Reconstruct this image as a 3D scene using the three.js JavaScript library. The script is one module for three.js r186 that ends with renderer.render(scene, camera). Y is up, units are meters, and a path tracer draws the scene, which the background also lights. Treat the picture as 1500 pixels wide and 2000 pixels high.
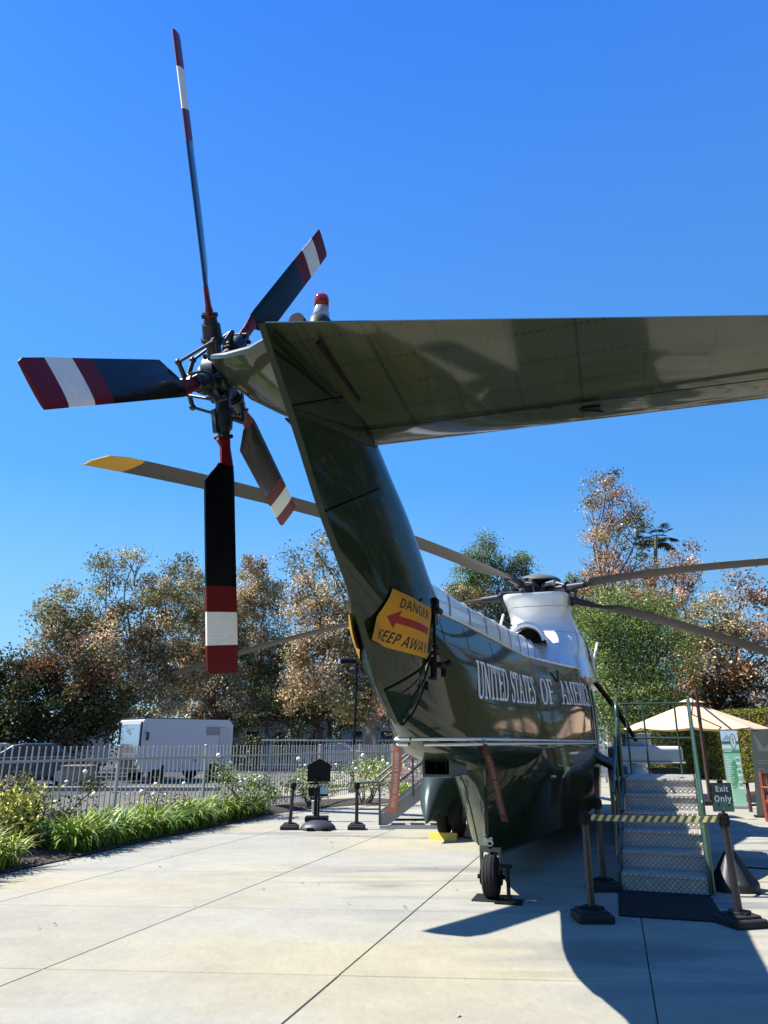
import * as THREE from 'three';
import { RoundedBoxGeometry } from 'three/addons/geometries/RoundedBoxGeometry.js';
import { mergeGeometries, mergeVertices, toCreasedNormals } from 'three/addons/utils/BufferGeometryUtils.js';
import { TextGeometry } from 'three/addons/geometries/TextGeometry.js';
import { FontLoader } from 'three/addons/loaders/FontLoader.js';

// ---------------------------------------------------------------- camera, sky, sun, exposure
const scene = new THREE.Scene();
const camera = new THREE.PerspectiveCamera(71.08, 0.75, 0.05, 600);
camera.position.set(0, 1.5, 0);
camera.rotation.set(0.3115, 0, 0);
const renderer = new THREE.WebGLRenderer({ antialias: true });
renderer.setSize(768, 1024);
renderer.toneMapping = THREE.LinearToneMapping;
renderer.toneMappingExposure = 2.2;
renderer.shadowMap.enabled = true;
renderer.shadowMap.type = THREE.PCFSoftShadowMap;

const sunDir = new THREE.Vector3(-0.81, 1, -0.04).normalize();
{
  const W = 512, H = 256, data = new Float32Array(W * H * 4);
  const stops = [[-0.05, 0.170, 0.315, 0.450], [0.04, 0.150, 0.300, 0.445], [0.183, 0.098, 0.240, 0.425], [0.335, 0.0455, 0.172, 0.420], [0.56, 0.0350, 0.130, 0.358], [0.79, 0.0190, 0.090, 0.328], [1.0, 0.0130, 0.066, 0.262]];
  for (let j = 0; j < H; j++) {
    const el = ((j + 0.5) / H - 0.5) * Math.PI, y = Math.sin(el);
    for (let i = 0; i < W; i++) {
      const az = ((i + 0.5) / W - 0.5) * 2 * Math.PI, x = Math.cos(az) * Math.cos(el), z = Math.sin(az) * Math.cos(el);
      const cs = x * sunDir.x + y * sunDir.y + z * sunDir.z;
      const glow = 1 + 0.45 * cs + 0.5 * Math.pow(Math.max(0, cs), 12);
      const yy = Math.max(-0.05, y);
      let k = 0; while (k < stops.length - 2 && yy > stops[k + 1][0]) k++;
      const a = stops[k], b = stops[k + 1], t = Math.min(1, Math.max(0, (yy - a[0]) / (b[0] - a[0])));
      const o = (j * W + i) * 4;
      for (let c = 0; c < 3; c++) data[o + c] = (a[c + 1] + (b[c + 1] - a[c + 1]) * t) * glow;
      data[o + 3] = 1;
    }
  }
  const sky = new THREE.DataTexture(data, W, H, THREE.RGBAFormat, THREE.FloatType);
  sky.mapping = THREE.EquirectangularReflectionMapping; sky.magFilter = THREE.LinearFilter; sky.needsUpdate = true;
  scene.background = sky; scene.environment = sky;
}
const sun = new THREE.DirectionalLight(new THREE.Color(1, 0.95, 0.87), 5);
sun.position.copy(sunDir).multiplyScalar(60); sun.castShadow = true;
sun.shadow.mapSize.set(4096, 4096);
Object.assign(sun.shadow.camera, { left: -45, right: 45, top: 45, bottom: -45, near: 1, far: 160 });
scene.add(sun, sun.target);

// ---------------------------------------------------------------- helpers
const V = (x, y, z) => new THREE.Vector3(x, y, z);
function mulberry(a) { return () => { a |= 0; a = a + 0x6D2B79F5 | 0; let t = Math.imul(a ^ a >>> 15, 1 | a); t = t + Math.imul(t ^ t >>> 7, 61 | t) ^ t; return ((t ^ t >>> 14) >>> 0) / 4294967296; }; }
const R0 = mulberry(7);
const used = new Map();
function numbered(name) { const n = used.get(name) ?? 0; used.set(name, n + 1); return n ? name + '_' + String(n).padStart(3, '0') : name; }
function thing(name, label, category, p = [0, 0, 0], turn = 0, group) {
  const o = new THREE.Group(); o.name = numbered(name); o.position.set(p[0], p[1], p[2]); o.rotation.y = turn;
  o.userData = { label, category }; if (group) o.userData.group = group; scene.add(o); return o;
}
function mesh(name, geo, mat, parent) {
  const g = Array.isArray(geo) ? mergeAll(geo) : geo;
  const m = new THREE.Mesh(g, mat); m.name = name; m.castShadow = m.receiveShadow = true; parent.add(m); return m;
}
function topMesh(name, geo, mat, ud, p) {
  const m = mesh(numbered(name), geo, mat, scene); m.userData = ud; if (p) m.position.set(...p); return m;
}
function mergeAll(list) {
  const gs = list.map((g) => { let h = g.index ? g.toNonIndexed() : g; for (const k of Object.keys(h.attributes)) if (!['position', 'normal', 'uv'].includes(k)) h.deleteAttribute(k); if (!h.attributes.uv) h.setAttribute('uv', new THREE.BufferAttribute(new Float32Array(h.attributes.position.count * 2), 2)); return h; });
  return mergeGeometries(gs);
}
const box = (w, h, d, x = 0, y = 0, z = 0, r = 0.006) => new RoundedBoxGeometry(w, h, d, 2, Math.min(r, w / 2.1, h / 2.1, d / 2.1)).translate(x, y, z);
const plainBox = (w, h, d, x = 0, y = 0, z = 0) => new THREE.BoxGeometry(w, h, d).translate(x, y, z);
function bar(a, b, r, r2 = r, seg = 10) {
  const d = b.clone().sub(a), L = d.length(), g = new THREE.CylinderGeometry(r2, r, L, seg, 1);
  g.applyQuaternion(new THREE.Quaternion().setFromUnitVectors(V(0, 1, 0), d.normalize()));
  return g.translate((a.x + b.x) / 2, (a.y + b.y) / 2, (a.z + b.z) / 2);
}
function pipe(pts, r, seg = 40, rad = 8, tension = 0.5) { return new THREE.TubeGeometry(new THREE.CatmullRomCurve3(pts, false, 'catmullrom', tension), seg, r, rad, false); }
function beam(a, b, w, h) { // rectangular bar between two points, h along world up as far as possible
  const d = b.clone().sub(a), L = d.length(), g = new THREE.BoxGeometry(w, h, L), m = new THREE.Matrix4().lookAt(a, b, V(0, 1, 0));
  return g.applyMatrix4(m).translate((a.x + b.x) / 2, (a.y + b.y) / 2, (a.z + b.z) / 2);
}
// rings: arrays of Vector3 of one length; closed = the ring closes on itself
function loft(rings, closed = true, cap0 = true, cap1 = true, uvf) {
  const n = rings[0].length, P = [], UV = [], I = [], m = closed ? n + 1 : n;
  rings.forEach((r, i) => { for (let j = 0; j < m; j++) { const p = r[j % n]; P.push(p.x, p.y, p.z); const u = uvf ? uvf(p, i, j) : [j / (m - 1), i / (rings.length - 1)]; UV.push(u[0], u[1]); } });
  for (let i = 0; i < rings.length - 1; i++) for (let j = 0; j < m - 1; j++) { const a = i * m + j, b = a + 1, c = a + m, d = c + 1; I.push(a, c, b, b, c, d); }
  const cap = (i, flip) => {
    const c = V(0, 0, 0); rings[i].forEach((p) => c.add(p)); c.multiplyScalar(1 / n); const k = P.length / 3; P.push(c.x, c.y, c.z); const u = uvf ? uvf(c, i, 0) : [0.5, 0.5]; UV.push(u[0], u[1]);
    for (let j = 0; j < m - 1; j++) flip ? I.push(k, i * m + j, i * m + j + 1) : I.push(k, i * m + j + 1, i * m + j);
  };
  if (cap0) cap(0, true); if (cap1) cap(rings.length - 1, false);
  const g = new THREE.BufferGeometry();
  g.setAttribute('position', new THREE.Float32BufferAttribute(P, 3)); g.setAttribute('uv', new THREE.Float32BufferAttribute(UV, 2)); g.setIndex(I);
  return g;
}
const crease = (g, deg = 32) => toCreasedNormals(g, deg * Math.PI / 180);
function table(rows) { // smooth interpolation of columns against the first column
  return (x, c) => {
    let k = 0; while (k < rows.length - 2 && x > rows[k + 1][0]) k++;
    const a = rows[k], b = rows[k + 1], t = Math.min(1, Math.max(0, (x - a[0]) / (b[0] - a[0])));
    const pa = rows[Math.max(0, k - 1)], nb = rows[Math.min(rows.length - 1, k + 2)], h = b[0] - a[0];
    const ma = k > 0 ? (b[c] - pa[c]) / (b[0] - pa[0]) * h : (b[c] - a[c]), mb = k < rows.length - 2 ? (nb[c] - a[c]) / (nb[0] - a[0]) * h : (b[c] - a[c]);
    const t2 = t * t, t3 = t2 * t;
    return (2 * t3 - 3 * t2 + 1) * a[c] + (t3 - 2 * t2 + t) * ma + (-2 * t3 + 3 * t2) * b[c] + (t3 - t2) * mb;
  };
}
// ---- value noise
const perm = new Uint8Array(512); { const r = mulberry(99); const p = [...Array(256).keys()]; for (let i = 255; i > 0; i--) { const j = Math.floor(r() * (i + 1)); [p[i], p[j]] = [p[j], p[i]]; } for (let i = 0; i < 512; i++) perm[i] = p[i & 255]; }
function vn(x, y, px, py) { // periodic value noise
  const xi = Math.floor(x), yi = Math.floor(y), fx = x - xi, fy = y - yi, u = fx * fx * (3 - 2 * fx), v = fy * fy * (3 - 2 * fy);
  const h = (a, b) => perm[perm[((a % px) + px) % px & 255] + (((b % py) + py) % py & 255)] / 255;
  return (h(xi, yi) * (1 - u) + h(xi + 1, yi) * u) * (1 - v) + (h(xi, yi + 1) * (1 - u) + h(xi + 1, yi + 1) * u) * v;
}
const fbm = (x, y, px, py, o = 4) => { let s = 0, a = 0.5, t = 0; for (let i = 0; i < o; i++) { s += a * vn(x, y, px, py); t += a; x = x * 2 + 17; y = y * 2 + 31; px *= 2; py *= 2; a *= 0.5; } return s / t; };
const toS = (c) => 255 * (c <= 0.0031308 ? 12.92 * c : 1.055 * Math.pow(c, 1 / 2.4) - 0.055);
function texOf(N, M, f, srgb = true) { // f(u, v) -> [r, g, b] linear 0..1
  const d = new Uint8Array(N * M * 4);
  for (let j = 0; j < M; j++) for (let i = 0; i < N; i++) { const c = f(i / N, j / M), o = (j * N + i) * 4; for (let k = 0; k < 3; k++) d[o + k] = Math.max(0, Math.min(255, srgb ? toS(Math.max(0, Math.min(1, c[k]))) : 255 * c[k])); d[o + 3] = 255; }
  const t = new THREE.DataTexture(d, N, M, THREE.RGBAFormat); t.wrapS = t.wrapT = THREE.RepeatWrapping; t.magFilter = THREE.LinearFilter; t.minFilter = THREE.LinearMipmapLinearFilter; t.generateMipmaps = true; if (srgb) t.colorSpace = THREE.SRGBColorSpace; t.needsUpdate = true; return t;
}
function canvasTex(w, h, draw) {
  const c = document.createElement('canvas'); c.width = w; c.height = h; draw(c.getContext('2d'), w, h);
  const t = new THREE.CanvasTexture(c); t.colorSpace = THREE.SRGBColorSpace; t.magFilter = THREE.LinearFilter; return t;
}
const lin = (r, g, b) => new THREE.Color().setRGB(r, g, b);
const std = (c, rough = 0.6, metal = 0, extra = {}) => new THREE.MeshStandardMaterial({ color: c, roughness: rough, metalness: metal, side: THREE.DoubleSide, ...extra });
const phys = (c, rough, o = {}) => new THREE.MeshPhysicalMaterial({ color: c, roughness: rough, side: THREE.DoubleSide, ...o });

// ---------------------------------------------------------------- textures and materials
const fine = texOf(256, 256, (u, v) => { const n = fbm(u * 32, v * 32, 32, 32, 3); return [n, n, n]; }, false);
const blot = texOf(256, 256, (u, v) => { const n = 0.5 + 0.5 * (fbm(u * 6, v * 6, 6, 6, 5) - 0.5) * 2; return [n, n, n]; }, false);
const rep = (t, x, y) => { const c = t.clone(); c.repeat.set(x, y); c.needsUpdate = true; return c; };

// riveted dark green enamel: the marks are on the paint; 1 unit of uv = 1 m
function enamelTex(N, size, panels, base, dot) {
  return texOf(N, N, (u, v) => {
    const x = u * size, y = v * size; let k = 1 + 0.22 * (fbm(u * 8, v * 8, 8, 8, 4) - 0.5);
    const near = (a, p) => { const d = Math.abs(a / p - Math.round(a / p)) * p; return d; };
    const px = near(x, panels), py = near(y, panels * 0.62);
    const rx = near(y, 0.042), ry = near(x, 0.042);
    if ((Math.abs(px - 0.012) < 0.006 && rx < 0.006) || (Math.abs(py - 0.012) < 0.006 && ry < 0.006)) k *= dot;
    if (px < 0.0022 || py < 0.0022) k *= dot * 0.9;
    return [base[0] * k, base[1] * k, base[2] * k];
  });
}
const greenBase = [0.0055, 0.0165, 0.0045];
const enamel = enamelTex(1024, 2.4, 0.6, greenBase, 0.42); enamel.repeat.set(1 / 2.4, 1 / 2.4);
const waviness = texOf(256, 256, (u, v) => { const n = fbm(u * 5, v * 5, 5, 5, 3); return [n, n, n]; }, false); waviness.repeat.set(1 / 1.6, 1 / 1.6);
const panelBump = texOf(1024, 1024, (u, v) => {
  const x = u * 2.4, y = v * 2.4, pw = 0.6, ph = 0.4, ci = Math.floor(x / pw), cj = Math.floor(y / ph), fx = x / pw - ci, fy = y / ph - cj, q = perm[perm[ci] + cj * 7], q2 = perm[q + 31];
  let h = 0.5 + (q / 255 - 0.5) * 0.34 * (fx - 0.5) + (q2 / 255 - 0.5) * 0.30 * (fy - 0.5) + 0.05 * Math.sin(fx * 6.283) * Math.sin(fy * 6.283) + 0.10 * (fbm(u * 9, v * 9, 9, 9, 3) - 0.5);
  const e = Math.min(fx * pw, (1 - fx) * pw, fy * ph, (1 - fy) * ph); if (e < 0.003) h -= 0.16;
  const rv = (a) => Math.abs(a / 0.04 - Math.round(a / 0.04)) * 0.04; const ex = Math.min(fx, 1 - fx) * pw, ey = Math.min(fy, 1 - fy) * ph;
  if (Math.hypot(ex - 0.016, rv(y)) < 0.0055 || Math.hypot(ey - 0.016, rv(x)) < 0.0055) h += 0.12;
  return [h, h, h];
}, false); panelBump.repeat.set(1 / 2.4, 1 / 2.4);
const M = {};
M.green = phys(0xffffff, 0.5, { map: enamel, specularIntensity: 0.15, clearcoat: 0.5, clearcoatRoughness: 0.06, bumpMap: panelBump, bumpScale: 0.014 });
M.greenPlain = phys(lin(0.02, 0.042, 0.026), 0.4, { clearcoat: 1, clearcoatRoughness: 0.12 });
M.sponson = phys(lin(0.028, 0.046, 0.037), 0.42, { clearcoat: 0.8, clearcoatRoughness: 0.25, specularIntensity: 0.3 });
const stabTex = texOf(1024, 1024, (u, v) => { // u: span 0..3 m, v: chord 0..2 m
  const x = u * 3, y = v * 2; let k = 1 + 0.25 * (fbm(u * 9, v * 9, 9, 9, 4) - 0.5);
  const near = (a, p, o) => { const d = ((a - o) / p); return Math.abs(d - Math.round(d)) * p; };
  const rib = near(x, 0.305, 0.1), sp = near(y, 0.235, 0.08), dx = near(x, 0.032, 0), dy = near(y, 0.032, 0);
  const b = near(x, 0.915, 0.405);
  if ((rib < 0.0095 && dy < 0.0085) || (sp < 0.0095 && dx < 0.0085)) k *= 0.52;
  if (b < 0.004) k *= 0.45;
  return [0.030 * k, 0.041 * k, 0.015 * k];
});
stabTex.repeat.set(1 / 3, 1 / 2);
M.stab = phys(0xffffff, 0.5, { map: stabTex, specularIntensity: 0.4, clearcoat: 0.8, clearcoatRoughness: 0.07, bumpMap: waviness, bumpScale: 0.010 });
M.white = phys(lin(0.74, 0.75, 0.74), 0.32, { clearcoat: 0.7, clearcoatRoughness: 0.12, roughnessMap: rep(blot, 2, 2) });
M.stripe = std(lin(0.78, 0.8, 0.75), 0.45);
M.letter = std(lin(0.86, 0.88, 0.84), 0.6);
M.black = phys(lin(0.005, 0.005, 0.0055), 0.55, { specularIntensity: 0.35 });
M.rubber = std(lin(0.008, 0.008, 0.008), 0.9, 0, { bumpMap: rep(fine, 4, 4), bumpScale: 0.002 });
M.dark = std(lin(0.015, 0.017, 0.018), 0.5, 0.2);
M.hubGrey = phys(lin(0.022, 0.026, 0.032), 0.42, { metalness: 0.25 });
M.steel = std(lin(0.4, 0.4, 0.4), 0.3, 1);
M.redPaint = phys(lin(0.15, 0.004, 0.007), 0.45, { specularIntensity: 0.6 });
M.glassDark = phys(lin(0.006, 0.010, 0.025), 0.08, { clearcoat: 1 });
M.mainBlade = std(0xffffff, 0.5, 0, { map: texOf(128, 512, (u, v) => { const k = 0.75 + 0.5 * fbm(u * 4, v * 40, 4, 40, 4), e = vn(u * 2, v * 300, 2, 300) * 0.15 + 0.9; return [0.040 * k * e, 0.035 * k * e, 0.031 * k * e]; }) });

// ---------------------------------------------------------------- ground
const PSI = 0.2965, FX = Math.sin(PSI), FZ = -Math.cos(PSI), RX = Math.cos(PSI), RZ = Math.sin(PSI);
const HO = V(-0.337, 0, -3.41);
const HW = (s, l, z) => V(HO.x + s * FX + l * RX, z, HO.z + s * FZ + l * RZ);

const asphaltTex = texOf(512, 512, (u, v) => { const n = 0.8 + 0.5 * (fbm(u * 60, v * 60, 60, 60, 3) - 0.5) + 0.5 * (fbm(u * 5, v * 5, 5, 5, 4) - 0.5); return [0.055 * n, 0.055 * n, 0.057 * n]; });
asphaltTex.repeat.set(1 / 6, 1 / 6);
{
  const g = new THREE.PlaneGeometry(900, 900).rotateX(-Math.PI / 2); const p = g.attributes.position, uv = g.attributes.uv; for (let i = 0; i < p.count; i++) uv.setXY(i, p.getX(i), p.getZ(i));
  topMesh('ground', g, std(0xffffff, 0.95, 0, { map: asphaltTex }), { kind: 'structure' }, [0, -0.03, -40]);
}
// concrete paving: single slabs with open joints, laid along the aircraft's line
const concTex = texOf(2048, 2048, (u, v) => {
  const S = 16; const st = fbm(u * 9, v * 26, 9, 26, 5), big = fbm(u * 5 + 3, v * 7, 5, 7, 4), fn = fbm(u * 220, v * 220, 220, 220, 2), mid = fbm(u * 40, v * 60, 40, 60, 3);
  let k = 0.86 + 0.22 * (big - 0.45) + 0.10 * (fn - 0.5) + 0.16 * (mid - 0.5);
  const dk = Math.max(0, Math.min(1, (st - 0.52) * 5.5)) * Math.max(0, Math.min(1, (big - 0.40) * 5)); // grey weather stains
  k *= 1 - 0.40 * dk;
  const streak = Math.max(0, vn(u * 14, v * 150, 14, 150) - 0.62) * Math.max(0, big - 0.38) * 3.4; k *= 1 - streak;
  const warm = fbm(u * 6 + 9, v * 9 + 4, 6, 9, 4); const w = Math.max(0, Math.min(1, (warm - 0.42) * 4)), c = Math.max(0, Math.min(1, dk * 1.2));
  return [0.338 * k * (1 + 0.06 * w) * (1 - 0.05 * c), 0.326 * k, 0.268 * k * (1 - 0.14 * w) * (1 + 0.16 * c)];
});
concTex.repeat.set(1 / 16, 1 / 16); concTex.anisotropy = 16;
const concRough = rep(fine, 1, 1); concRough.repeat.set(1 / 1.2, 1 / 1.2);
M.conc = std(0xffffff, 0.88, 0, { map: concTex, bumpMap: concRough, bumpScale: 0.003 });
const concTones = [1, 0.955, 1.03, 0.985].map((k, i) => { const m = M.conc.clone(); m.color.setRGB(k, k * (i % 2 ? 1.01 : 1), k * (i % 2 ? 1.03 : 0.98)); return m; });
M.joint = std(lin(0.10, 0.095, 0.085), 0.95);
const plaza = new THREE.Group(); plaza.name = 'pavement'; plaza.userData = { kind: 'structure' }; scene.add(plaza);
{
  const jx = (k) => 0.155 + 2.11 * k;              // where long joint k meets z = -7.1
  const jl = (k, z) => jx(k) + (-(z + 7.1)) * 0.3035; // x of long joint k at depth z
  const tl = (n, x) => -5.63 - 1.99 * n + 0.0725 * (x + 1) ; // z of cross joint n at x
  const meet = (k, n) => { let z = -5.6 - 2 * n; for (let i = 0; i < 12; i++) z = tl(n, jl(k, z)); return [jl(k, z), z]; };
  for (let k = -4; k < 9; k++) for (let n = -3; n < 15; n++) {
    const q = [meet(k, n), meet(k + 1, n), meet(k + 1, n + 1), meet(k, n + 1)];
    const cx = (q[0][0] + q[2][0]) / 2, cz = (q[0][1] + q[2][1]) / 2;
    if (cz > 2 || cx < -9 || cx > 20) continue;
    if (cx < -5.4 - 0.42 * (cz + 9) - 1.4) continue;
    const wide = (k % 2 === 0) ? 0.0045 : 0.0028, c = V(cx, 0, cz);
    const inset = (p, d) => { const dx = p[0] - cx, dz = p[1] - cz, L = Math.hypot(dx, dz); return [p[0] - dx / L * d * 1.41, p[1] - dz / L * d * 1.41]; };
    const dy = (R0() - 0.5) * 0.003;
    const ring = (d, y) => q.map((p) => { const r = inset(p, d); return V(r[0], y + dy, r[1]); });
    const g = loft([ring(wide, -0.03), ring(wide, -0.006), ring(wide + 0.005, 0)], true, false, true, (p) => [p.x, p.z]);
    mesh('concrete_slab', crease(g, 20), concTones[Math.floor(R0() * 4)], plaza);
  }
  const g = new THREE.PlaneGeometry(30, 46).rotateX(-Math.PI / 2).rotateY(-PSI * 0).translate(5.5, -0.024, -17);
  mesh('joint_bed', g, M.joint, plaza);
}
// sandy paving and kerb beyond the fence
M.sand = std(lin(0.30, 0.25, 0.19), 0.9, 0, { bumpMap: rep(fine, 20, 20), bumpScale: 0.004 });
topMesh('path', new THREE.PlaneGeometry(11, 20).rotateX(-Math.PI / 2), M.sand, { kind: 'structure' }, [1.8, -0.010, -33]);

// planting bed soil between the paving and the fence
const bedEdge = [[-5.6, -5.0], [-4.95, -8.0], [-4.58, -9.46], [-4.4, -10.14], [-4.12, -11.11], [-3.73, -12.68], [-2.85, -15.43], [-2.48, -17.03], [-1.9, -18.2], [-0.9, -19.3], [0.8, -20.6]];
const edgeX = (z) => { for (let i = 0; i < bedEdge.length - 1; i++) { const a = bedEdge[i], b = bedEdge[i + 1]; if (z <= a[1] && z >= b[1]) return a[0] + (b[0] - a[0]) * (z - a[1]) / (b[1] - a[1]); } return z > -5 ? -5.6 : 0.8; };
const fenceX = (D) => -5.7 + 0.435 * (D - 11.2);
{
  const rows = []; for (let i = 0; i <= 60; i++) { const z = -5 - i * 0.26, x1 = edgeX(z), x0 = Math.min(fenceX(-z) - 0.45, x1 - 0.5), row = []; for (let j = 0; j <= 14; j++) { const t = j / 14, x = x0 + (x1 - x0) * t; row.push(V(x, 0.015 + 0.07 * Math.sin(Math.PI * Math.min(1, t * 1.02)) + 0.02 * vn(x * 5, z * 5, 64, 64) * (j < 14), z)); } rows.push(row); }
  const g = loft(rows, false, false, false, (p) => [p.x, p.z]); g.computeVertexNormals();
  topMesh('soil', g, std(lin(0.06, 0.045, 0.032), 0.98, 0, { bumpMap: (() => { const t = rep(fine, 1, 1); t.repeat.set(1.2, 1.2); return t; })(), bumpScale: 0.03 }), { kind: 'structure' });
}
// ---------------------------------------------------------------- helicopter (local axes: x = starboard, y = up, -z = forward)
const heli = thing('helicopter', 'large dark green and white helicopter parked with its tail towards the viewer', 'helicopter', [HO.x, 0, HO.z], -PSI);
const hp = (s, l, z) => V(l, z, -s);
// fuselage: s, top z, deck edge half width, deck edge z, widest half width, its z, half width at the stripe, bottom z
const FT = table([[1.45, 2.40, 0.17, 2.38, 0.235, 2.2, 0.10, 1.40], [2.7, 2.46, 0.24, 2.42, 0.33, 2.0, 0.31, 1.35], [4, 2.47, 0.32, 2.44, 0.41, 2.0, 0.41, 1.26], [5.3, 2.50, 0.41, 2.46, 0.5, 2.0, 0.51, 1.2], [6, 2.53, 0.47, 2.49, 0.57, 2.0, 0.60, 1.2], [7, 2.60, 0.58, 2.54, 0.70, 2.0, 0.72, 1.2], [8, 2.66, 0.68, 2.60, 0.80, 2.0, 0.82, 1.2], [9, 2.72, 0.78, 2.66, 0.89, 2.0, 0.90, 1.2], [10, 2.78, 0.86, 2.72, 0.95, 2.0, 0.96, 1.2], [11, 2.82, 0.92, 2.76, 1.0, 2.0, 1.0, 1.2], [13, 2.84, 0.92, 2.76, 1.03, 2.0, 1.03, 1.2], [15, 2.78, 0.86, 2.66, 0.97, 2.0, 0.97, 1.2], [16.4, 2.35, 0.55, 2.2, 0.72, 1.9, 0.74, 1.2], [17.1, 1.8, 0.12, 1.75, 0.2, 1.7, 0.2, 1.4]]);
const LT = table([[1.45, 1.86, 1.63], [1.8, 1.70, 1.52], [2.2, 1.57, 1.42], [2.7, 1.5, 1.34], [4, 1.5, 1.26], [5.3, 1.5, 1.2], [17.2, 1.5, 1.2]]); // s, shoulder z, bottom z
const BOT = [[1, 0], [0.975, 0.25], [0.90, 0.52], [0.74, 0.76], [0.5, 0.91], [0.25, 0.98], [0, 1]];
function sideL(s, z) {
  const le = FT(s, 2), ze = FT(s, 3), w = FT(s, 4), zw = FT(s, 5), ls = FT(s, 6), zl = LT(s, 1), zb = LT(s, 2);
  if (z >= zw) { const t = Math.min(1, (ze - z) / (ze - zw)); return le + (w - le) * Math.sin(t * Math.PI / 2); }
  if (z >= zl) return w + (ls - w) * (zw - z) / (zw - zl);
  const b = Math.min(1, (zl - z) / (zl - zb)); for (let i = 0; i < BOT.length - 1; i++) if (b <= BOT[i + 1][1]) return ls * (BOT[i][0] + (BOT[i + 1][0] - BOT[i][0]) * (b - BOT[i][1]) / (BOT[i + 1][1] - BOT[i][1]));
  return 0;
}
const stations = []; for (let s = 1.45; s <= 17.11; s += 0.29) stations.push(s);
{
  const rings = stations.map((s) => {
    const zt = FT(s, 1), le = FT(s, 2), ze = FT(s, 3), ls = FT(s, 6), zl = LT(s, 1), zb = LT(s, 2), h = [];
    for (let i = 0; i <= 12; i++) { const z = ze + (zl - ze) * i / 12; h.push([sideL(s, z), z]); }
    for (const [a, b] of BOT.slice(1, -1)) h.push([ls * a, zl + (zb - zl) * b]);
    const r = h.map(([l, z]) => hp(s, l, z)); r.push(hp(s, 0, zb)); for (let i = h.length - 1; i >= 0; i--) r.push(hp(s, -h[i][0], h[i][1]));
    return r;
  });
  const g = loft(rings, true, true, true, (p) => [-p.z, p.y]);
  mesh('fuselage', crease(g, 38), M.green, heli);
  // white upper deck with its thin dark border
  const deck = (k, dz) => stations.filter((s) => s < 16.5).map((s) => { const zt = FT(s, 1) + dz, le = FT(s, 2) * k, ze = FT(s, 3) + dz, r = []; for (let j = -8; j <= 8; j++) { const t = j / 8; r.push(hp(s, le * t, ze + (zt - ze) * (1 - t * t))); } return r; });
  const gd = loft(deck(1.0, 0.012), false, false, false, (p) => [-p.z, p.x]); gd.computeVertexNormals();
  mesh('upper_deck', gd, M.white, heli);
  for (const sd of [1, -1]) {
    mesh('deck_moulding', pipe(stations.filter((s) => s > 1.6 && s < 16.3).map((s) => hp(s, sd * (FT(s, 2) + 0.002), FT(s, 3) + 0.004)), 0.013, 160, 6), M.white, heli);
    mesh('deck_line', pipe(stations.filter((s) => s > 1.6 && s < 16.3).map((s) => hp(s, sd * FT(s, 2) * 0.93, FT(s, 3) + 0.016 + (FT(s, 1) - FT(s, 3)) * (1 - 0.93 * 0.93))), 0.006, 160, 4), M.greenPlain, heli);
  }
}
// tail pylon: horizontal slices; z, trailing edge s, leading edge s, half width, trailing half width
const PT = table([[1.60, 1.45, 1.62, 0.02, 0.014], [1.66, 1.34, 1.62, 0.06, 0.016], [1.72, 1.22, 1.63, 0.095, 0.018], [1.82, 1.06, 1.63, 0.145, 0.02], [2.0, 0.86, 1.65, 0.20, 0.02], [2.28, 0.56, 1.80, 0.245, 0.02], [2.45, 0.32, 2.12, 0.235, 0.02], [2.61, 0.08, 1.98, 0.21, 0.018], [2.91, -0.27, 1.55, 0.175, 0.018], [3.08, -0.48, 1.17, 0.155, 0.017], [3.2, -0.63, 0.92, 0.14, 0.016], [3.26, -0.70, 0.80, 0.13, 0.015]]);
function pylonHalf(z) { // from trailing to leading: [s, l]
  const te = PT(z, 1), le = PT(z, 2), w = PT(z, 3), bt = PT(z, 4), o = [], c = le - te, up = Math.min(1, Math.max(0, (z - 2.3) / 0.25));
  const N = 22;
  for (let i = 0; i <= N; i++) {
    const t = i / N, grow = Math.sin(Math.min(1, t / 0.62) * 1.15) / Math.sin(1.15);
    let l = bt + (w - bt) * grow;
    if (t > 0.62) { const q = (t - 0.62) / 0.38; l *= up * Math.sqrt(Math.max(0, 1 - q * q)) + (1 - up) * (1 - 0.10 * q * q); }
    o.push([te + c * t, Math.max(l, 0.002)]);
  }
  return o;
}
function pylonL(s, z) { const h = pylonHalf(z); for (let i = 0; i < h.length - 1; i++) if (s >= h[i][0] && s <= h[i + 1][0]) { const t = (s - h[i][0]) / (h[i + 1][0] - h[i][0]); return h[i][1] + (h[i + 1][1] - h[i][1]) * t; } return s < h[0][0] ? h[0][1] : h[h.length - 1][1]; }
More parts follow.
